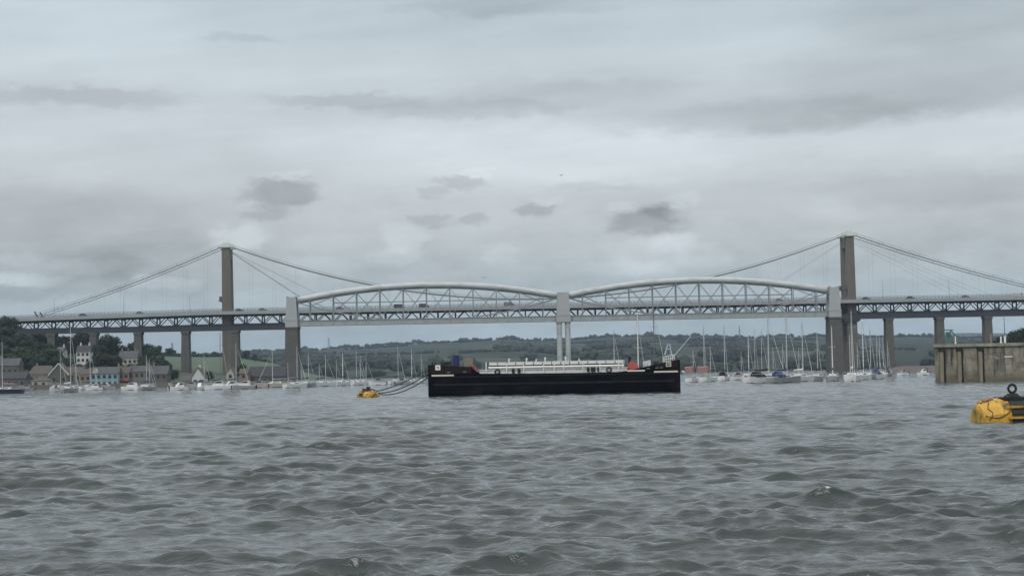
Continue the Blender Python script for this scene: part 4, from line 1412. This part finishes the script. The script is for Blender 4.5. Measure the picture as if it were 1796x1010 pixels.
BOATS = [
    (514, 680, 8, 230, w_, 'white yacht pointing its bow out below the left stone pier', dict(top=608, mpx=521)),
    (527, 678, 7, 15, g_, 'small grey yacht just right of the left stone pier', dict(top=636, mpx=528, lean_=1)),
    (542, 678, 9, 170, g_, 'pale grey yacht with dark boom, second right of the stone pier', dict(top=619, mpx=541, cover='canvas_black')),
    (560, 677, 6, 165, w_, 'white yacht with a short mast left of twin taller masts', dict(top=638, mpx=560)),
    (575, 677, 9, 190, w_, 'white yacht with blue cover below the pylon', dict(top=622, mpx=571)),
    (592, 676, 7, 20, g_, 'grey yacht between the pylon and the small yellow buoy', dict(top=632, mpx=590)),
    (606, 676, 9.5, 172, w_, 'long white yacht with pale mast left above the small buoy', dict(top=620, mpx=601, mast='alu_white', cover='canvas_black')),
    (626, 675, 8, 190, g_, 'grey yacht with blue cover behind the small yellow buoy', dict(top=617, mpx=625)),
    (636, 675, 7, 160, w_, 'white yacht close behind the small yellow buoy', dict(top=624, mpx=632)),
    (648, 674, 8, 195, w_, 'white yacht with leaning mast above the right of the small buoy', dict(top=627, mpx=642, heel=0)),
    (663, 675, 6.5, 170, w_, 'white cabin cruiser above the mooring ropes', dict(motor=True)),
    (697, 674, 8, 195, w_, 'white yacht with a tall mast over the mooring ropes', dict(top=607, mpx=698, cover='canvas_black')),
    (706, 674, 5.5, 10, g_, 'small grey motorboat above the middle of the ropes', dict(motor=True)),
    (724, 673, 7.5, 165, w_, 'white yacht partly behind the upper mooring ropes', dict(top=614, mpx=722, mast='alu_white')),
    (743, 672, 7, 175, w_, 'white yacht tucked against the left end of the barge', dict(top=621, mpx=739)),
    (1077, 676, 8, 200, w_, 'yacht hidden behind the barge showing a short grey mast', dict(top=580, mpx=1077.5)),
    (1119, 676, 10, 170, w_, 'yacht hidden behind the barge showing a tall pale mast', dict(top=553, mpx=1119.5, mast='alu_white')),
    (1148, 676, 10, 190, g_, 'yacht hidden behind the barge showing the tallest dark mast', dict(top=542, mpx=1148, mast='alu_dark')),
]
for a in BOATS:
    d = dict(a[6]); d.pop('lean_', None)
    boat(*a[:6], group=G2, **d)
BOATS = [
    (1216, 670, 7, 245, w_, 'white yacht with red canvas nearest the right end of the barge', dict(top=616, mpx=1216, hood='canvas_red')),
    (1229, 669, 8, 215, w_, 'white yacht with the largest red hood and a tall mast', dict(top=570, mpx=1235, hood='canvas_red')),
    (1244, 669, 7.5, 200, w_, 'white yacht with red hood, rightmost of the red three', dict(top=607, mpx=1246, hood='canvas_red')),
    (1268, 667, 9, 250, w_, 'white yacht seen bow on with dark cockpit cover', dict(top=569, mpx=1271, hood='canvas_black', cover='canvas_black')),
    (1291, 666, 6, 195, w_, 'small white cabin boat with reddish top', dict(motor=True, hood='canvas_red')),
    (1305, 664, 7, 170, c_, 'cream yacht behind, left of the black covered yacht', dict(top=618, mpx=1300)),
    (1318, 665, 8.5, 200, w_, 'white yacht with leaning mast left of the black covered yacht', dict(top=590, mpx=1313, mast='alu_white')),
    (1326, 662, 8, 20, g_, 'grey yacht mostly hidden behind the black covered yacht', dict(top=575, mpx=1324)),
    (1338, 671.5, 10, 32, w_, 'large white yacht with black cover and black canopy', dict(top=554, mpx=1348, hood='canvas_black', cover='canvas_black', keep=True)),
    (1339, 663, 7.5, 150, g_, 'grey yacht with thin mast behind the black covered yacht', dict(top=577, mpx=1336)),
    (1358, 664, 8, 170, g_, 'grey yacht between the black covered and blue hooded yachts', dict(top=610, mpx=1356)),
    (1360, 670, 7, 185, g_, 'low grey launch right of the black covered yacht', dict(motor=True)),
    (1374, 665, 7, 20, w_, 'small white yacht left behind the blue hooded yacht', dict(top=603, mpx=1373)),
    (1388, 671, 9.5, 185, g_, 'pale grey yacht with blue hood and a very tall mast', dict(top=551, mpx=1380, hood='canvas_blue')),
    (1404, 665, 7, 160, g_, 'grey yacht hidden right behind the blue hooded yacht', dict(top=612, mpx=1401)),
    (1416, 669, 9, 190, w_, 'white yacht with white cover left of the right stone pier', dict(top=564, mpx=1408, cover='canvas_white')),
    (1438, 668, 8, 170, g_, 'grey yacht with black boom cover next to the right pier', dict(top=584, mpx=1434, cover='canvas_black')),
    (1463, 668.5, 9, 182, g_, 'grey hulled yacht with white mast before the right stone pier', dict(top=574, mpx=1460, mast='alu_white', cover='canvas_black')),
    (1492, 668.5, 11, 215, w_, 'largest white yacht with leaning mast before the right tower', dict(top=546, mpx=1495, mast='alu', ketch=True, cover='canvas_white')),
    (1510, 664, 7, 20, g_, 'grey yacht half hidden right behind the largest white yacht', dict(top=602, mpx=1504)),
    (1520, 666, 8.5, 195, w_, 'white yacht with bright white mast right of the right tower', dict(top=562, mpx=1514, mast='alu_white', cover='canvas_black')),
    (1532, 664.5, 8, 200, g_, 'grey yacht second right of the right tower', dict(top=575, mpx=1527)),
    (1546, 664, 8, 235, w_, 'white yacht bow on left of the first right approach pier', dict(top=590, mpx=1543, hood='canvas_blue')),
    (1540, 661, 7, 160, g_, 'grey yacht behind with mast beside the first right pier', dict(top=588, mpx=1538)),
    (1553, 660.5, 7, 20, w_, 'small white yacht at the foot of the first right pier', dict(top=592, mpx=1549)),
    (1564, 659.5, 7.5, 170, g_, 'grey yacht with black hood at the end of the right row', dict(top=600, mpx=1557, hood='canvas_black')),
    (1584, 658, 4.2, 185, w_, 'low pale skiff right of the moored yachts', dict(motor=True)),
    (1620, 657.5, 4.6, 190, w_, 'white motorboat with dark cockpit left of the wharf', dict(motor=True, hood='canvas_black')),
]
for a in BOATS: boat(*a[:6], group=G3, **a[6])


# crane boat behind the barge
def crane_boat():
    P = on_water(1182, 667)
    t = thing('crane_boat', 'pale blue crane boat with raised lattice boom behind the barge', 'crane boat', P)
    D = P.y

    def lp(px, py): v = W(px, py, D); return (v.x - P.x, 0, v.z)
    h = MB(); h.loft([[(-6, -2.5, -.4), (6, -2.5, -.4), (6.6, -2.6, 1.3), (-6.4, -2.6, 1.3)], [(-6, 2.5, -.4), (6, 2.5, -.4), (6.6, 2.6, 1.3), (-6.4, 2.6, 1.3)]])
    h.build('hull', M['gel_blue'], t)
    MB().box((-3.5, -1.4, 1.3), (-.5, 1.4, 4.2)).build('wheelhouse', M['gel_white'], t)
    b = MB(); p, q_ = Vector(lp(1177, 630)), Vector(lp(1211, 590))
    for dy in (-.35, .35):
        for dz in (-.35, .35):
            b.beam(p + Vector((dz, dy, dz)), q_ + Vector((dz * .4, dy * .5, dz * .4)), .13, .13)
    for k in range(12):
        u, v = p.lerp(q_, k / 12), p.lerp(q_, (k + 1) / 12); s = .35 * (1 - .5 * k / 12)
        b.beam(u + Vector((s, -s, s)), v + Vector((-s, -s, -s)), .09, .09); b.beam(u + Vector((-s, s, -s)), v + Vector((s, s, s)), .09, .09)
    b.build('boom', M['crane_blue'], t)
    a = MB(); a.tube([lp(1166, 622), lp(1171, 604), lp(1175, 604), lp(1178, 622)], .2, 6); a.tube([lp(1168.5, 612), lp(1176, 612)], .12, 5)
    a.build('gantry', M['crane_blue'], t)
    MB().tube([lp(1175, 604), lp(1211, 590)], .04, 4).build('hoist_wire', M['alu_dark'], t)


crane_boat()


# ------------------------------------------------------------------ the black barge
def barge():
    A = on_water(750, 693.5); B = on_water(1193, 687.6)
    B = Vector((W(1193, 680, 232.6).x, 232.6, 0)); A = Vector((W(750, 680, 235.6).x, 235.6, 0))
    d = B - A; L_ = d.length
    t = thing('barge', 'long black hopper barge with white deck fittings moored mid river', 'barge', A, math.atan2(d.y, d.x))

    def P(px, py, y=0.0):                       # photo pixel on the near side -> local x,z
        f = (px - 750) / 443.0
        D = A.y + (B.y - A.y) * f
        w = W(px, py, D)
        return (w.x - A.x) / d.x * L_, w.z
    bw = 9.0
    # hull: side outline with raised ends, rounded in plan at both ends
    prof = [(750, 640), (760, 639.5), (800, 642), (826, 643.5), (836, 652), (842, 655), (900, 655), (960, 654.3), (1020, 653.6), (1080, 652.2), (1098, 650.5),
            (1120, 645.5), (1145, 640), (1170, 634), (1188, 630.5), (1192.5, 630.5)]
    rings = []
    for px, py in prof:
        x, z = P(px, py)
        e = min(x, L_ - x) / .5
        inset = 0 if e >= 1 else (1 - e) ** 2 * .35
        rings.append([(x, inset, z), (x, inset, 1.62), (x, inset - .02, 1.4), (x, inset, .3), (x, inset + .5, -1.2), (x, bw - inset - .5, -1.2), (x, bw - inset, .3), (x, bw - inset, 1.4), (x, bw - inset, 1.62), (x, bw - inset, z)])
    hm_ = MB().loft(rings)
    rb = MB()
    for z, th, pr in ((1.52, .22, .1), (2.55, .14, .06)):
        rb.box((.8, -pr, z - th / 2), (L_ - .8, -.004, z + th / 2)); rb.box((.8, bw + .004, z - th / 2), (L_ - .8, bw + pr, z + th / 2))
    rb.build('rubbing_strake', M['strake'], t)
    for k in range(1, 14):                       # welded plate seams
        hm_.box((k * L_ / 14 - .03, -.02, .05), (k * L_ / 14 + .03, -.003, 2.75))
    hm_.build('hull', M['hull_black'], t)
    for (p0, p1, py) in ((757, 796, 658.6), (1100, 1131, 650.2), (1147, 1189, 651.8)):
        xa, za = P(p0, py); xb, zb = P(p1, py)
        MB().box((xa, -.03, za - .10), (xb, .05, za + .10)).build('stripe', M['stripe'], t)
    for px0, px1, zl in ((753, 826, 3.0), (1150, 1189, 3.3)):        # dark red bulwark plating on the raised ends
        ks = [px0 + (px1 - px0) * i / 8 for i in range(9)]
        top = [(P(p, 640)[0], P(p, interp(prof, p))[1] - .03) for p in ks]
        MB().prism([(top[0][0], zl), (top[-1][0], zl)] + top[::-1], -.02, -.004).build('bulwark', M['bulwark_red'], t)
    # sign boards
    for (px, py, inv) in ((768, 644.6, False), (1172.5, 638.2, True)):
        x, z = P(px, py); s = .34
        sb = MB().box((x - s, -.09, z - s), (x + s, -.03, z + s)).build('sign_board', M['stripe' if inv else 'white_paint'], t)
        k = MB()
        if inv:
            k.box((x - .24, -.12, z - .22), (x + .24, -.093, z + .22)); mk = k.build('sign_mark', M['black'], sb)
            MB().prism([(x - .14, z - .06), (x + .06, z - .06), (x + .06, z - .14), (x + .18, z + .02), (x + .06, z + .14), (x + .06, z + .06), (x - .14, z + .06)], -.15, -.123).build('sign_mark', M['stripe'], sb)
        else:
            k.prism([(x - .12, z + .14), (x - .02, z + .14), (x + .02, z + .04), (x + .14, z + .02), (x + .14, z - .1), (x + .04, z - .18), (x + .04, z - .06), (x - .06, z - .02)], -.12, -.093)
            k.build('sign_mark', M['black'], sb)
    # coaming: white wall along the hold
    x0, z0 = P(840, 655); x1, _ = P(1100, 650)
    co = MB(); co.box((x0, .7, 2.7), (x1, .95, 3.36)); co.box((x0, bw - .95, 2.7), (x1, bw - .7, 3.36)); co.box((x0, .95, 2.7), (x0 + .25, bw - .95, 3.36)); co.box((x1 - .25, .95, 2.7), (x1, bw - .95, 3.36))
    co.box((x0 - .1, .55, 3.36), (x1 + .1, 1.05, 3.44))
    MB().box((x0 + 1.2, 2.1, 3.0), (x1 - .6, bw - 2.1, 3.97)).build('hatch_shadow', M['shade_brown'], t)  # added dark backing, paints the shadow band between coaming and hatch panels
    k = x0 + .6
    while k < x1: co.box((k - .05, .58, 2.75), (k + .05, .7, 3.36)); k += 1.35
    cm = co.build('hold_coaming', M['white_paint'], t)
    for (pa, pb) in ((897, 902), (907, 912), (1029, 1033.5), (1036, 1044), (1047.5, 1050.5)):
        xa, _ = P(pa, 650); xb, _ = P(pb, 650)
        MB().box((xa, .5, 2.9), (xb, .545, 3.5)).build('opening', M['black'], cm)
    for px, py in ((872, 652.3), (1068, 648.8)):
        x, z = P(px, py)
        MB().torus((x, .3, z + .02), .3, .1).build('fairlead', M['black'], t)
    # walkway pipe and hatch rolls above the coaming
    xa, zp = P(855, 641.5); xb, _ = P(1094, 641)
    MB().tube([(xa, 1.3, 3.68), (xb, 1.3, 3.68)], .13, 12).build('deck_pipe', M['white_paint'], t)
    MB().tube([(xa, 1.9, 3.55), (xb, 1.9, 3.55)], .1, 10).build('deck_pipe', M['white_paint'], t)
    n = 15
    for i in range(n):
        u = xa + (xb - xa) * i / n + .06; v = xa + (xb - xa) * (i + 1) / n - .06
        hp = MB(); hp.prism([(u, 3.99), (v, 3.99), (v - .03, 4.34), (u + .03, 4.34)], 1.7, bw - 1.7); hp.box((u - .02, 1.66, 4.3), (v + .02, bw - 1.66, 4.4))
        hp.build('hatch_panel', M['white_paint'], t)
    for px in (852, 888, 918, 953, 972, 988, 1022, 1052, 1085, 1092):
        x, _ = P(px, 645)
        MB().cbox((x, .5, 3.55), (.14, .14, 1.75 if px in (852, 972, 1085) else 1.35)).build('stanchion', M['white_paint'], t)
    for px, h in ((890, .45), (921, .5), (938, .35), (954, .55), (990, .6), (1014, .3)):
        x, _ = P(px, 640); MB().tube([(x, 2.4, 4.38), (x, 2.4, 4.4 + h * .6), (x + .05, 2.4, 4.4 + h)], [.05, .09, .16], 7).build('vent_pipe', M['white_paint'], t)
    # ends
    x, z = P(831, 649); x2, _ = P(823, 643)
    MB().prism([(P(822, 645)[0], P(826, 643)[1] - .2), (P(838, 650)[0], 2.9), (P(830, 643)[0], 3.9), (P(823, 642)[0], 4.05)], .4, 2.6).build('tarpaulin', M['rust_red'], t)
    xr0, _ = P(1096, 650); xr1, _ = P(1119, 640)
    tp = MB(); tp.loft([[(xr0, 1, 2.8), (xr0, 5, 2.8), (xr0 + .4, 4.5, 3.75), (xr0 + .4, 1.4, 3.75)], [(xr0 + .8, .6, 2.9), (xr0 + .8, 5.3, 2.9), (xr0 + .75, 4, 4.25), (xr0 + .75, 1.6, 4.25)], [(xr1, 1, 3.3), (xr1, 5, 3.3), (xr1 - .1, 4, 3.75), (xr1 - .1, 1.6, 3.75)]])
    tp.build('tarpaulin', M['rust_red'], t)
    xb0, zb0 = P(789, 638); xb1, zb1 = P(801, 622.5)
    tk = MB(); tk.tube([((xb0 + xb1) / 2, 3, 4.0), ((xb0 + xb1) / 2, 3, 5.35)], .46, 16); tk.tube([((xb0 + xb1) / 2, 3, 5.35), ((xb0 + xb1) / 2, 3, 5.42)], .5, 16); tk.tube([((xb0 + xb1) / 2, 3, 4.65), ((xb0 + xb1) / 2, 3, 4.7)], .49, 16)
    tk.build('water_tank', M['blue'], t)
    xc0, _ = P(809, 638); xc1, _ = P(823, 624)
    lk = MB(); lk.box((xc0, 3.2, 3.9), (xc1, 4.4, 5.2)); lk.box((xc0 - .05, 3.15, 5.2), (xc1 + .05, 4.45, 5.28)); lk.build('deck_locker', M['beige'], t)
    # winches, bollards on both ends
    for px in (757, 773, 784, 1132, 1150):
        x, z = P(px, 639)
        zz = 4.15 if px < 800 else P(px, interp(prof, px))[1] - .02
        bo = MB(); bo.tube([(x - .16, 2, zz), (x - .16, 2, zz + .45)], .11, 8); bo.tube([(x + .22, 2, zz), (x + .22, 2, zz + .45)], .11, 8); bo.cbox((x, 2, zz + .05), (.8, .4, .1))
        bo.build('bollard', M['black'], t)
    x, _ = P(778, 638); wn = MB(); wn.tube([(x - .5, 4, 4.6), (x + .5, 4, 4.6)], .34, 14); wn.box((x - .65, 3.6, 4.1), (x - .5, 4.4, 5.0)); wn.box((x + .5, 3.6, 4.1), (x + .65, 4.4, 5.0)); wn.build('winch', M['green_dark'], t)
    x, _ = P(1090.5, 636); pm = MB(); pm.tube([(x, 3, 3.0), (x, 3, 5.2)], .2, 10); pm.tube([(x, 3, 5.1), (x - .32, 3, 5.45)], [.2, .3], 10); pm.cbox((x, 3, 5.72), (.3, .3, .35)); pm.build('vent_cowl', M['green_dark'], t)
    x, _ = P(1103, 632); MB().tube([(x, 3.5, 3.6), (x, 3.5, 4.6), (x + .15, 3.5, 4.75)], [.16, .16, .25], 9).build('vent_cowl', M['black'], t)
    for (pa, pb, hgt) in ((1163, 1183, .75), (1128, 1140, .7)):
        xa, _ = P(pa, 634); xb, _ = P(pb, 634); za = P(pa, interp(prof, pa))[1]; zb = P(pb, interp(prof, pb))[1]
        m_ = 6
        for yy in (1.2, 5):
            rl = MB()
            for i in range(m_ + 1):
                xx = xa + (xb - xa) * i / m_; zz = za + (zb - za) * i / m_
                rl.tube([(xx, yy, zz - .1), (xx, yy, zz + hgt)], .045, 5)
            for f in (.5, 1): rl.tube([(xa, yy, za + hgt * f), (xb, yy, zb + hgt * f)], .04, 5)
            rl.build('guard_rail', M['white_paint'], t)
    xa, _ = P(768, 640); xb, _ = P(788, 640); rl = MB()
    for i in range(5):
        xx = xa + (xb - xa) * i / 4; rl.tube([(xx, 5.5, 4.1), (xx, 5.5, 5.0)], .04, 5)
    rl.tube([(xa, 5.5, 5.0), (xb, 5.5, 5.0)], .035, 5); rl.tube([(xa, 5.5, 4.6), (xb, 5.5, 4.6)], .035, 5)
    rl.build('guard_rail', M['pylon'], t)
    for px, py in ((1137, 646), (1152, 645), (1160, 644.6), (815, 652), (787, 653)):
        x, z = P(px, py); MB().cbox((x, -.02, z), (.42, .05, .1)).build('hawse_hole', M['pylon'], t)
    # tyre fender and mooring ball at the bow
    x, z = P(1194, 653); MB().blob((x + .25, 2.5, z), (.28, .28, .28), random.Random(1), .02, 2).build('fender_ball', M['white_paint'], t)
    return t


barge()


# ------------------------------------------------------------------ mooring buoys
def buoy(loc, rz, label, k=1.0, eye=True):
    t = thing('mooring_buoy', label, 'buoy', loc, rz, 'yellow mooring buoys')
    rnd = random.Random(4)
    # float: barrel with tapering faceted ends; freeboard ~1.3 m
    xs = [(-2.03, .8, -.02), (-1.96, .92, .06), (-1.78, 1.0, .16), (-1.35, 1.06, .22), (-.62, 1.1, .24)]
    rings = []
    seq = xs + [(-x, r_, z) for x, r_, z in reversed(xs)]
    for x, r_, zc in seq:
        rings.append([(x * k, r_ * 1.15 * k * math.cos(u) * (1 + rnd.uniform(-.015, .015)), (zc + r_ * math.sin(u) * (1 + rnd.uniform(-.02, .02))) * k) for u in [2 * math.pi * j / 14 + .2 for j in range(14)]])
    MB().loft(rings).build('float', M['buoy_yellow'], t)
    bd = MB()                                    # dark rubber fender band round the middle
    bd.loft([[(x * k, 1.2 * r_ * k * math.cos(u), (.24 + r_ * math.sin(u)) * k) for u in [2 * math.pi * j / 14 + .2 for j in range(14)]] for x, r_ in ((-.52, 1.1), (-.5, 1.135), (.5, 1.135), (.52, 1.1))])
    bd.build('fender_band', M['black'], t)
    for z, yy in ((.30, 1.345), (.86, 1.17)):
        s = MB()
        for sg in (-1, 1): s.cbox((0, sg * yy * k, z * k), (1.5 * k, .16 * k, .12 * k))
        s.build('fender_rail', M['buoy_yellow'], t)
    dk = MB(); dk.box((-.8 * k, -.6 * k, 1.3 * k), (1.2 * k, .6 * k, 1.36 * k)); dk.box((-.75 * k, -.7 * k, 1.22 * k), (1.15 * k, .7 * k, 1.3 * k))
    for bx in (-.6, -.2, .6, 1.0):
        dk.tube([(bx * k, -.5 * k, 1.36 * k), (bx * k, -.5 * k, 1.44 * k)], .06 * k, 6)
    dk.build('top_plate', M['black'], t)
    e = MB()
    e.frus((0, 0, 1.36 * k), (.75 * k, .5 * k, 0), (0, 0, 1.55 * k), (.4 * k, .3 * k, 0))
    if eye: e.torus((0, 0, 1.8 * k), .21 * k, .07 * k)
    else: e.torus((.1 * k, 0, 1.62 * k), .26 * k, .085 * k, axis='z')
    e.build('mooring_eye', M['black'], t)
    for sg in (-1, 1):                           # rope draped round each yellow end
        r = MB()
        pts = []
        for j in range(15):
            u = math.pi * j / 14
            xx = sg * (1.62 + .12 * math.sin(j * 1.9)); rr = 1.045 - .02 * abs(math.sin(j * 1.9))
            pts.append((xx * k, 1.15 * rr * k * math.cos(u), (.2 + rr * math.sin(u) - .05 * abs(math.sin(3 * u))) * k))
        r.tube(pts, .024 * k, 5)
        r.build('draped_rope', M['rope'], t); r = MB()
        pts = []
        for j in range(13):
            f = j / 12; xx = -1.93 + 1.45 * f
            pts.append((xx * sg * -k * -1, (-1.15 * (.93 + .15 * min(1, f * 2))) * k, (.42 - .28 * math.sin(math.pi * f) + .35 * f) * k))
        r.tube(pts, .024 * k, 5)
        r.build('draped_rope', M['rope'], t)
    for sg in (-1, 1):
        rs = MB()
        rs.loft([[(sg * x * k, w * k * c0, (z + .012) * k) for c0 in (-1, -.3, .4, 1)] + [(sg * x * k, w * k * c0, (z - .08) * k) for c0 in (1, .4, -.3, -1)] for x, w, z in ((1.86, .3, 1.08), (1.55, .5, 1.2), (1.2, .36, 1.285))])
        rs.build('rust_patch', M['rust'], t)
    return t


pb = on_water(1777, 739)
buoy((pb.x, pb.y, -.05), R(6), 'large yellow mooring buoy with black band cut by the right edge', .97)
ps = on_water(646, 697)
bs = buoy((ps.x, ps.y, -.05), R(-62), 'small yellow mooring buoy roped to the left end of the barge', .88, False)
bs.rotation_euler = (R(3), R(6), R(-62))


def ropes():
    specs = [((752, 647), (659, 686), 3.2, 'uppermost dark mooring rope from barge to small buoy'), ((752, 655), (661, 689), 5.2, 'middle sagging mooring rope from barge to small buoy'),
             ((753, 661), (664, 691), 6.5, 'lowest mooring rope dipping to the water beside the barge')]
    for (p, q_, sag, lb) in specs:
        a = W(p[0], p[1], 235.8); b = W(q_[0], q_[1], ps.y)
        b.z = max(b.z, .35)
        pts = []
        for i in range(19):
            f = i / 18; v = a.lerp(b, f); v.z -= sag * .22 * 4 * f * (1 - f) * .5 * (1 + .5 * (f - .5)); v.z = max(v.z, .06); pts.append(v - a)
        o = MB().tube(pts, .085, 6).build('mooring_rope', M['rope'], loc=a)
        tag(o, lb, 'rope', 'mooring ropes')


ropes()


# ------------------------------------------------------------------ wharf on the right
def wharf():
    t = thing('wharf', 'weathered concrete wharf block on the right with timber fender posts', 'wharf', W(1641, 670, 301).xy.to_3d())
    o = t.location.copy()

    def lx(px, D=301): return W(px, 640, D).x - o.x
    zt = W(1641, 609, 301).z; zc = W(1641, 603.5, 301).z
    x0, x1 = 0, 40
    m = wharf_mat()
    b = MB(); b.add([(x0, 0, -2), (x1, 0, -2), (x1, 26, -2), (x0 + 26 * .262, 26, -2), (x0, 0, zt), (x1, 0, zt), (x1, 26, zt), (x0 + 26 * .262, 26, zt)],
                    [(0, 3, 2, 1), (4, 5, 6, 7), (0, 1, 5, 4), (1, 2, 6, 5), (2, 3, 7, 6), (3, 0, 4, 7)])
    b.build('wall', m, t)
    c = MB(); e = .3
    c.add([(x0 - e, -e, zt + .003), (x1, -e, zt + .003), (x1, 26, zt + .003), (x0 + 26 * .262 - e, 26, zt + .003), (x0 - e, -e, zc), (x1, -e, zc), (x1, 26, zc), (x0 + 26 * .262 - e, 26, zc)],
          [(0, 3, 2, 1), (4, 5, 6, 7), (0, 1, 5, 4), (1, 2, 6, 5), (2, 3, 7, 6), (3, 0, 4, 7)])
    c.build('coping', mat('wharf coping concrete', (.27, .25, .21), .9, .25, .6, bump=.3, stain=((.12, .11, .09), .8, .5, .75, (1, 1, 1))), t)
    for px in (1650.5, 1681.5, 1718.5):
        x = lx(px)
        p = MB(); p.box((x - .28, -.75, -1.5), (x + .28, -.003, zt - .75))
        po = p.build('fender_post', M['timber'], t)
        MB().box((x + .28, -.25, -1.5), (x + .72, -.003, zt - .1)).build('shadow_strip', M['black'], po)  # black strip painted as the shadow edge right of the post
        MB().box((x - .4, -.85, zt - .75), (x + .6, -.003, zt - .06)).build('post_cap', M['black'], po)
    ft = MB(); ft.box((x0 - .12, -.25, -2), (x1, -.003, .4)); ft.build('footing', M['quay'], t)
    mk = MB(); x = lx(1768); mk.box((x - .6, -.06, 4.0), (x + .8, -.003, 4.25)); mk.build('bracket', M['stripe'], t)
    # things on top
    ct = thing('jib_crane', 'small green jib crane standing on the wharf', 'crane', (lx(1685) + o.x, 309, zc))
    cr = MB(); cr.frus((0, 0, 0), (.8, .8, 0), (0, 0, 1.6), (.45, .45, 0)); cr.build('pedestal', M['crane_green'], ct)
    MB().box((-.36, -.4, 1.5), (.4, .4, 2.2)).build('cab', M['crane_green'], ct)
    j = MB(); j.beam((-1.3, 0, 2.6), (.9, 0, 2.5), .22, .16); j.beam((.4, 0, 2.5), (1.9, 0, .9), .16, .18); j.beam((.1, 0, 1.4), (.5, 0, 2.5), .2, .2); j.build('jib', M['crane_green'], ct)
    MB().tube([(-1.2, 0, 2.5), (-1.2, 0, 1.3)], .03, 5).build('hook_line', M['black'], ct)
    for px, top, m_, lb, rr in ((1677, 591, 'alu_white', 'short white post left of the jib crane', .1), (1739.5, 586, 'render_pink', 'reddish post on the wharf right of the jib crane', .17),
                                (1757, 591, 'alu_white', 'white post left of the tall pole on the wharf', .14)):
        h = W(px, top, 304).z - zc
        pp = MB(); pp.tube([(0, 0, 0), (0, 0, h)], rr, 8); pp.tube([(0, 0, 0), (0, 0, .15)], rr * 1.8, 8); pp.tube([(0, 0, h), (0, 0, h + .12)], rr * 1.3, 8)
        tag(pp.build('mooring_post', M[m_], loc=(lx(px, 304) + o.x, 304, zc)), lb, 'post', 'posts on the wharf')
    h = W(1763, 551, 304).z - zc
    pt = thing('flagpole', 'tall thin grey pole with a white base on the wharf', 'pole', (lx(1764, 304) + o.x, 304, zc))
    MB().tube([(0, 0, 1.2), (-.05, 0, h)], [.08, .05], 6).build('pole', M['alu_dark'], pt)
    MB().tube([(0, 0, 0), (0, 0, 1.25)], .19, 8).build('base', M['alu_white'], pt)


wharf()


# ------------------------------------------------------------------ gulls
def gull(px, py, D, label, s=1.0, rz=.4):
    c = W(px, py, D)
    t = thing('gull', label, 'bird', c, rz, 'gulls')
    t.scale = (s, s, s)
    b = MB(); b.tube([(-.28, 0, 0), (-.16, 0, .02), (.0, 0, .02), (.14, 0, .03), (.22, 0, .05), (.3, 0, .04)], [.02, .05, .075, .06, .045, .012], 8)
    b.build('body', M['bird'], t, smooth=True)
    for sg in (-1, 1):
        w = MB(); w.loft([[(.1, 0.03 * sg, .05), (-.09, .03 * sg, .04), (-.09, .03 * sg, .03), (.1, .03 * sg, .035)], [(.13, .32 * sg, .2), (-.05, .32 * sg, .18), (-.05, .32 * sg, .17), (.13, .32 * sg, .185)], [(-.08, .68 * sg, .12), (-.12, .68 * sg, .12), (-.12, .68 * sg, .115), (-.08, .68 * sg, .115)]])
        w.build('wing', M['bird'], t)


gull(984, 308, 170, 'gull flying high in the bright middle of the sky', .6, R(60))
gull(849, 487, 190, 'gull flying just above the left bow truss', .7, R(100))

# ------------------------------------------------------------------ haze
hz = MB().box((-8000, -8000, -2.0), (8000, 8000, 135)).build('haze', None)
hm = bpy.data.materials.new('haze air'); hm.use_nodes = True
nt = hm.node_tree
for n in list(nt.nodes):
    if n.type == 'BSDF_PRINCIPLED': nt.nodes.remove(n)
pv = nt.nodes.new('ShaderNodeVolumePrincipled')
pv.inputs['Color'].default_value = (.64, .80, .98, 1)
pv.inputs['Density'].default_value = 0.7e-4
pv.inputs['Anisotropy'].default_value = 0.1
nt.links.new(pv.outputs[0], [n for n in nt.nodes if n.type == 'OUTPUT_MATERIAL'][0].inputs['Volume'])
hz.data.materials.append(hm)
tag(hz, 'thin grey haze over the estuary', kind='stuff')
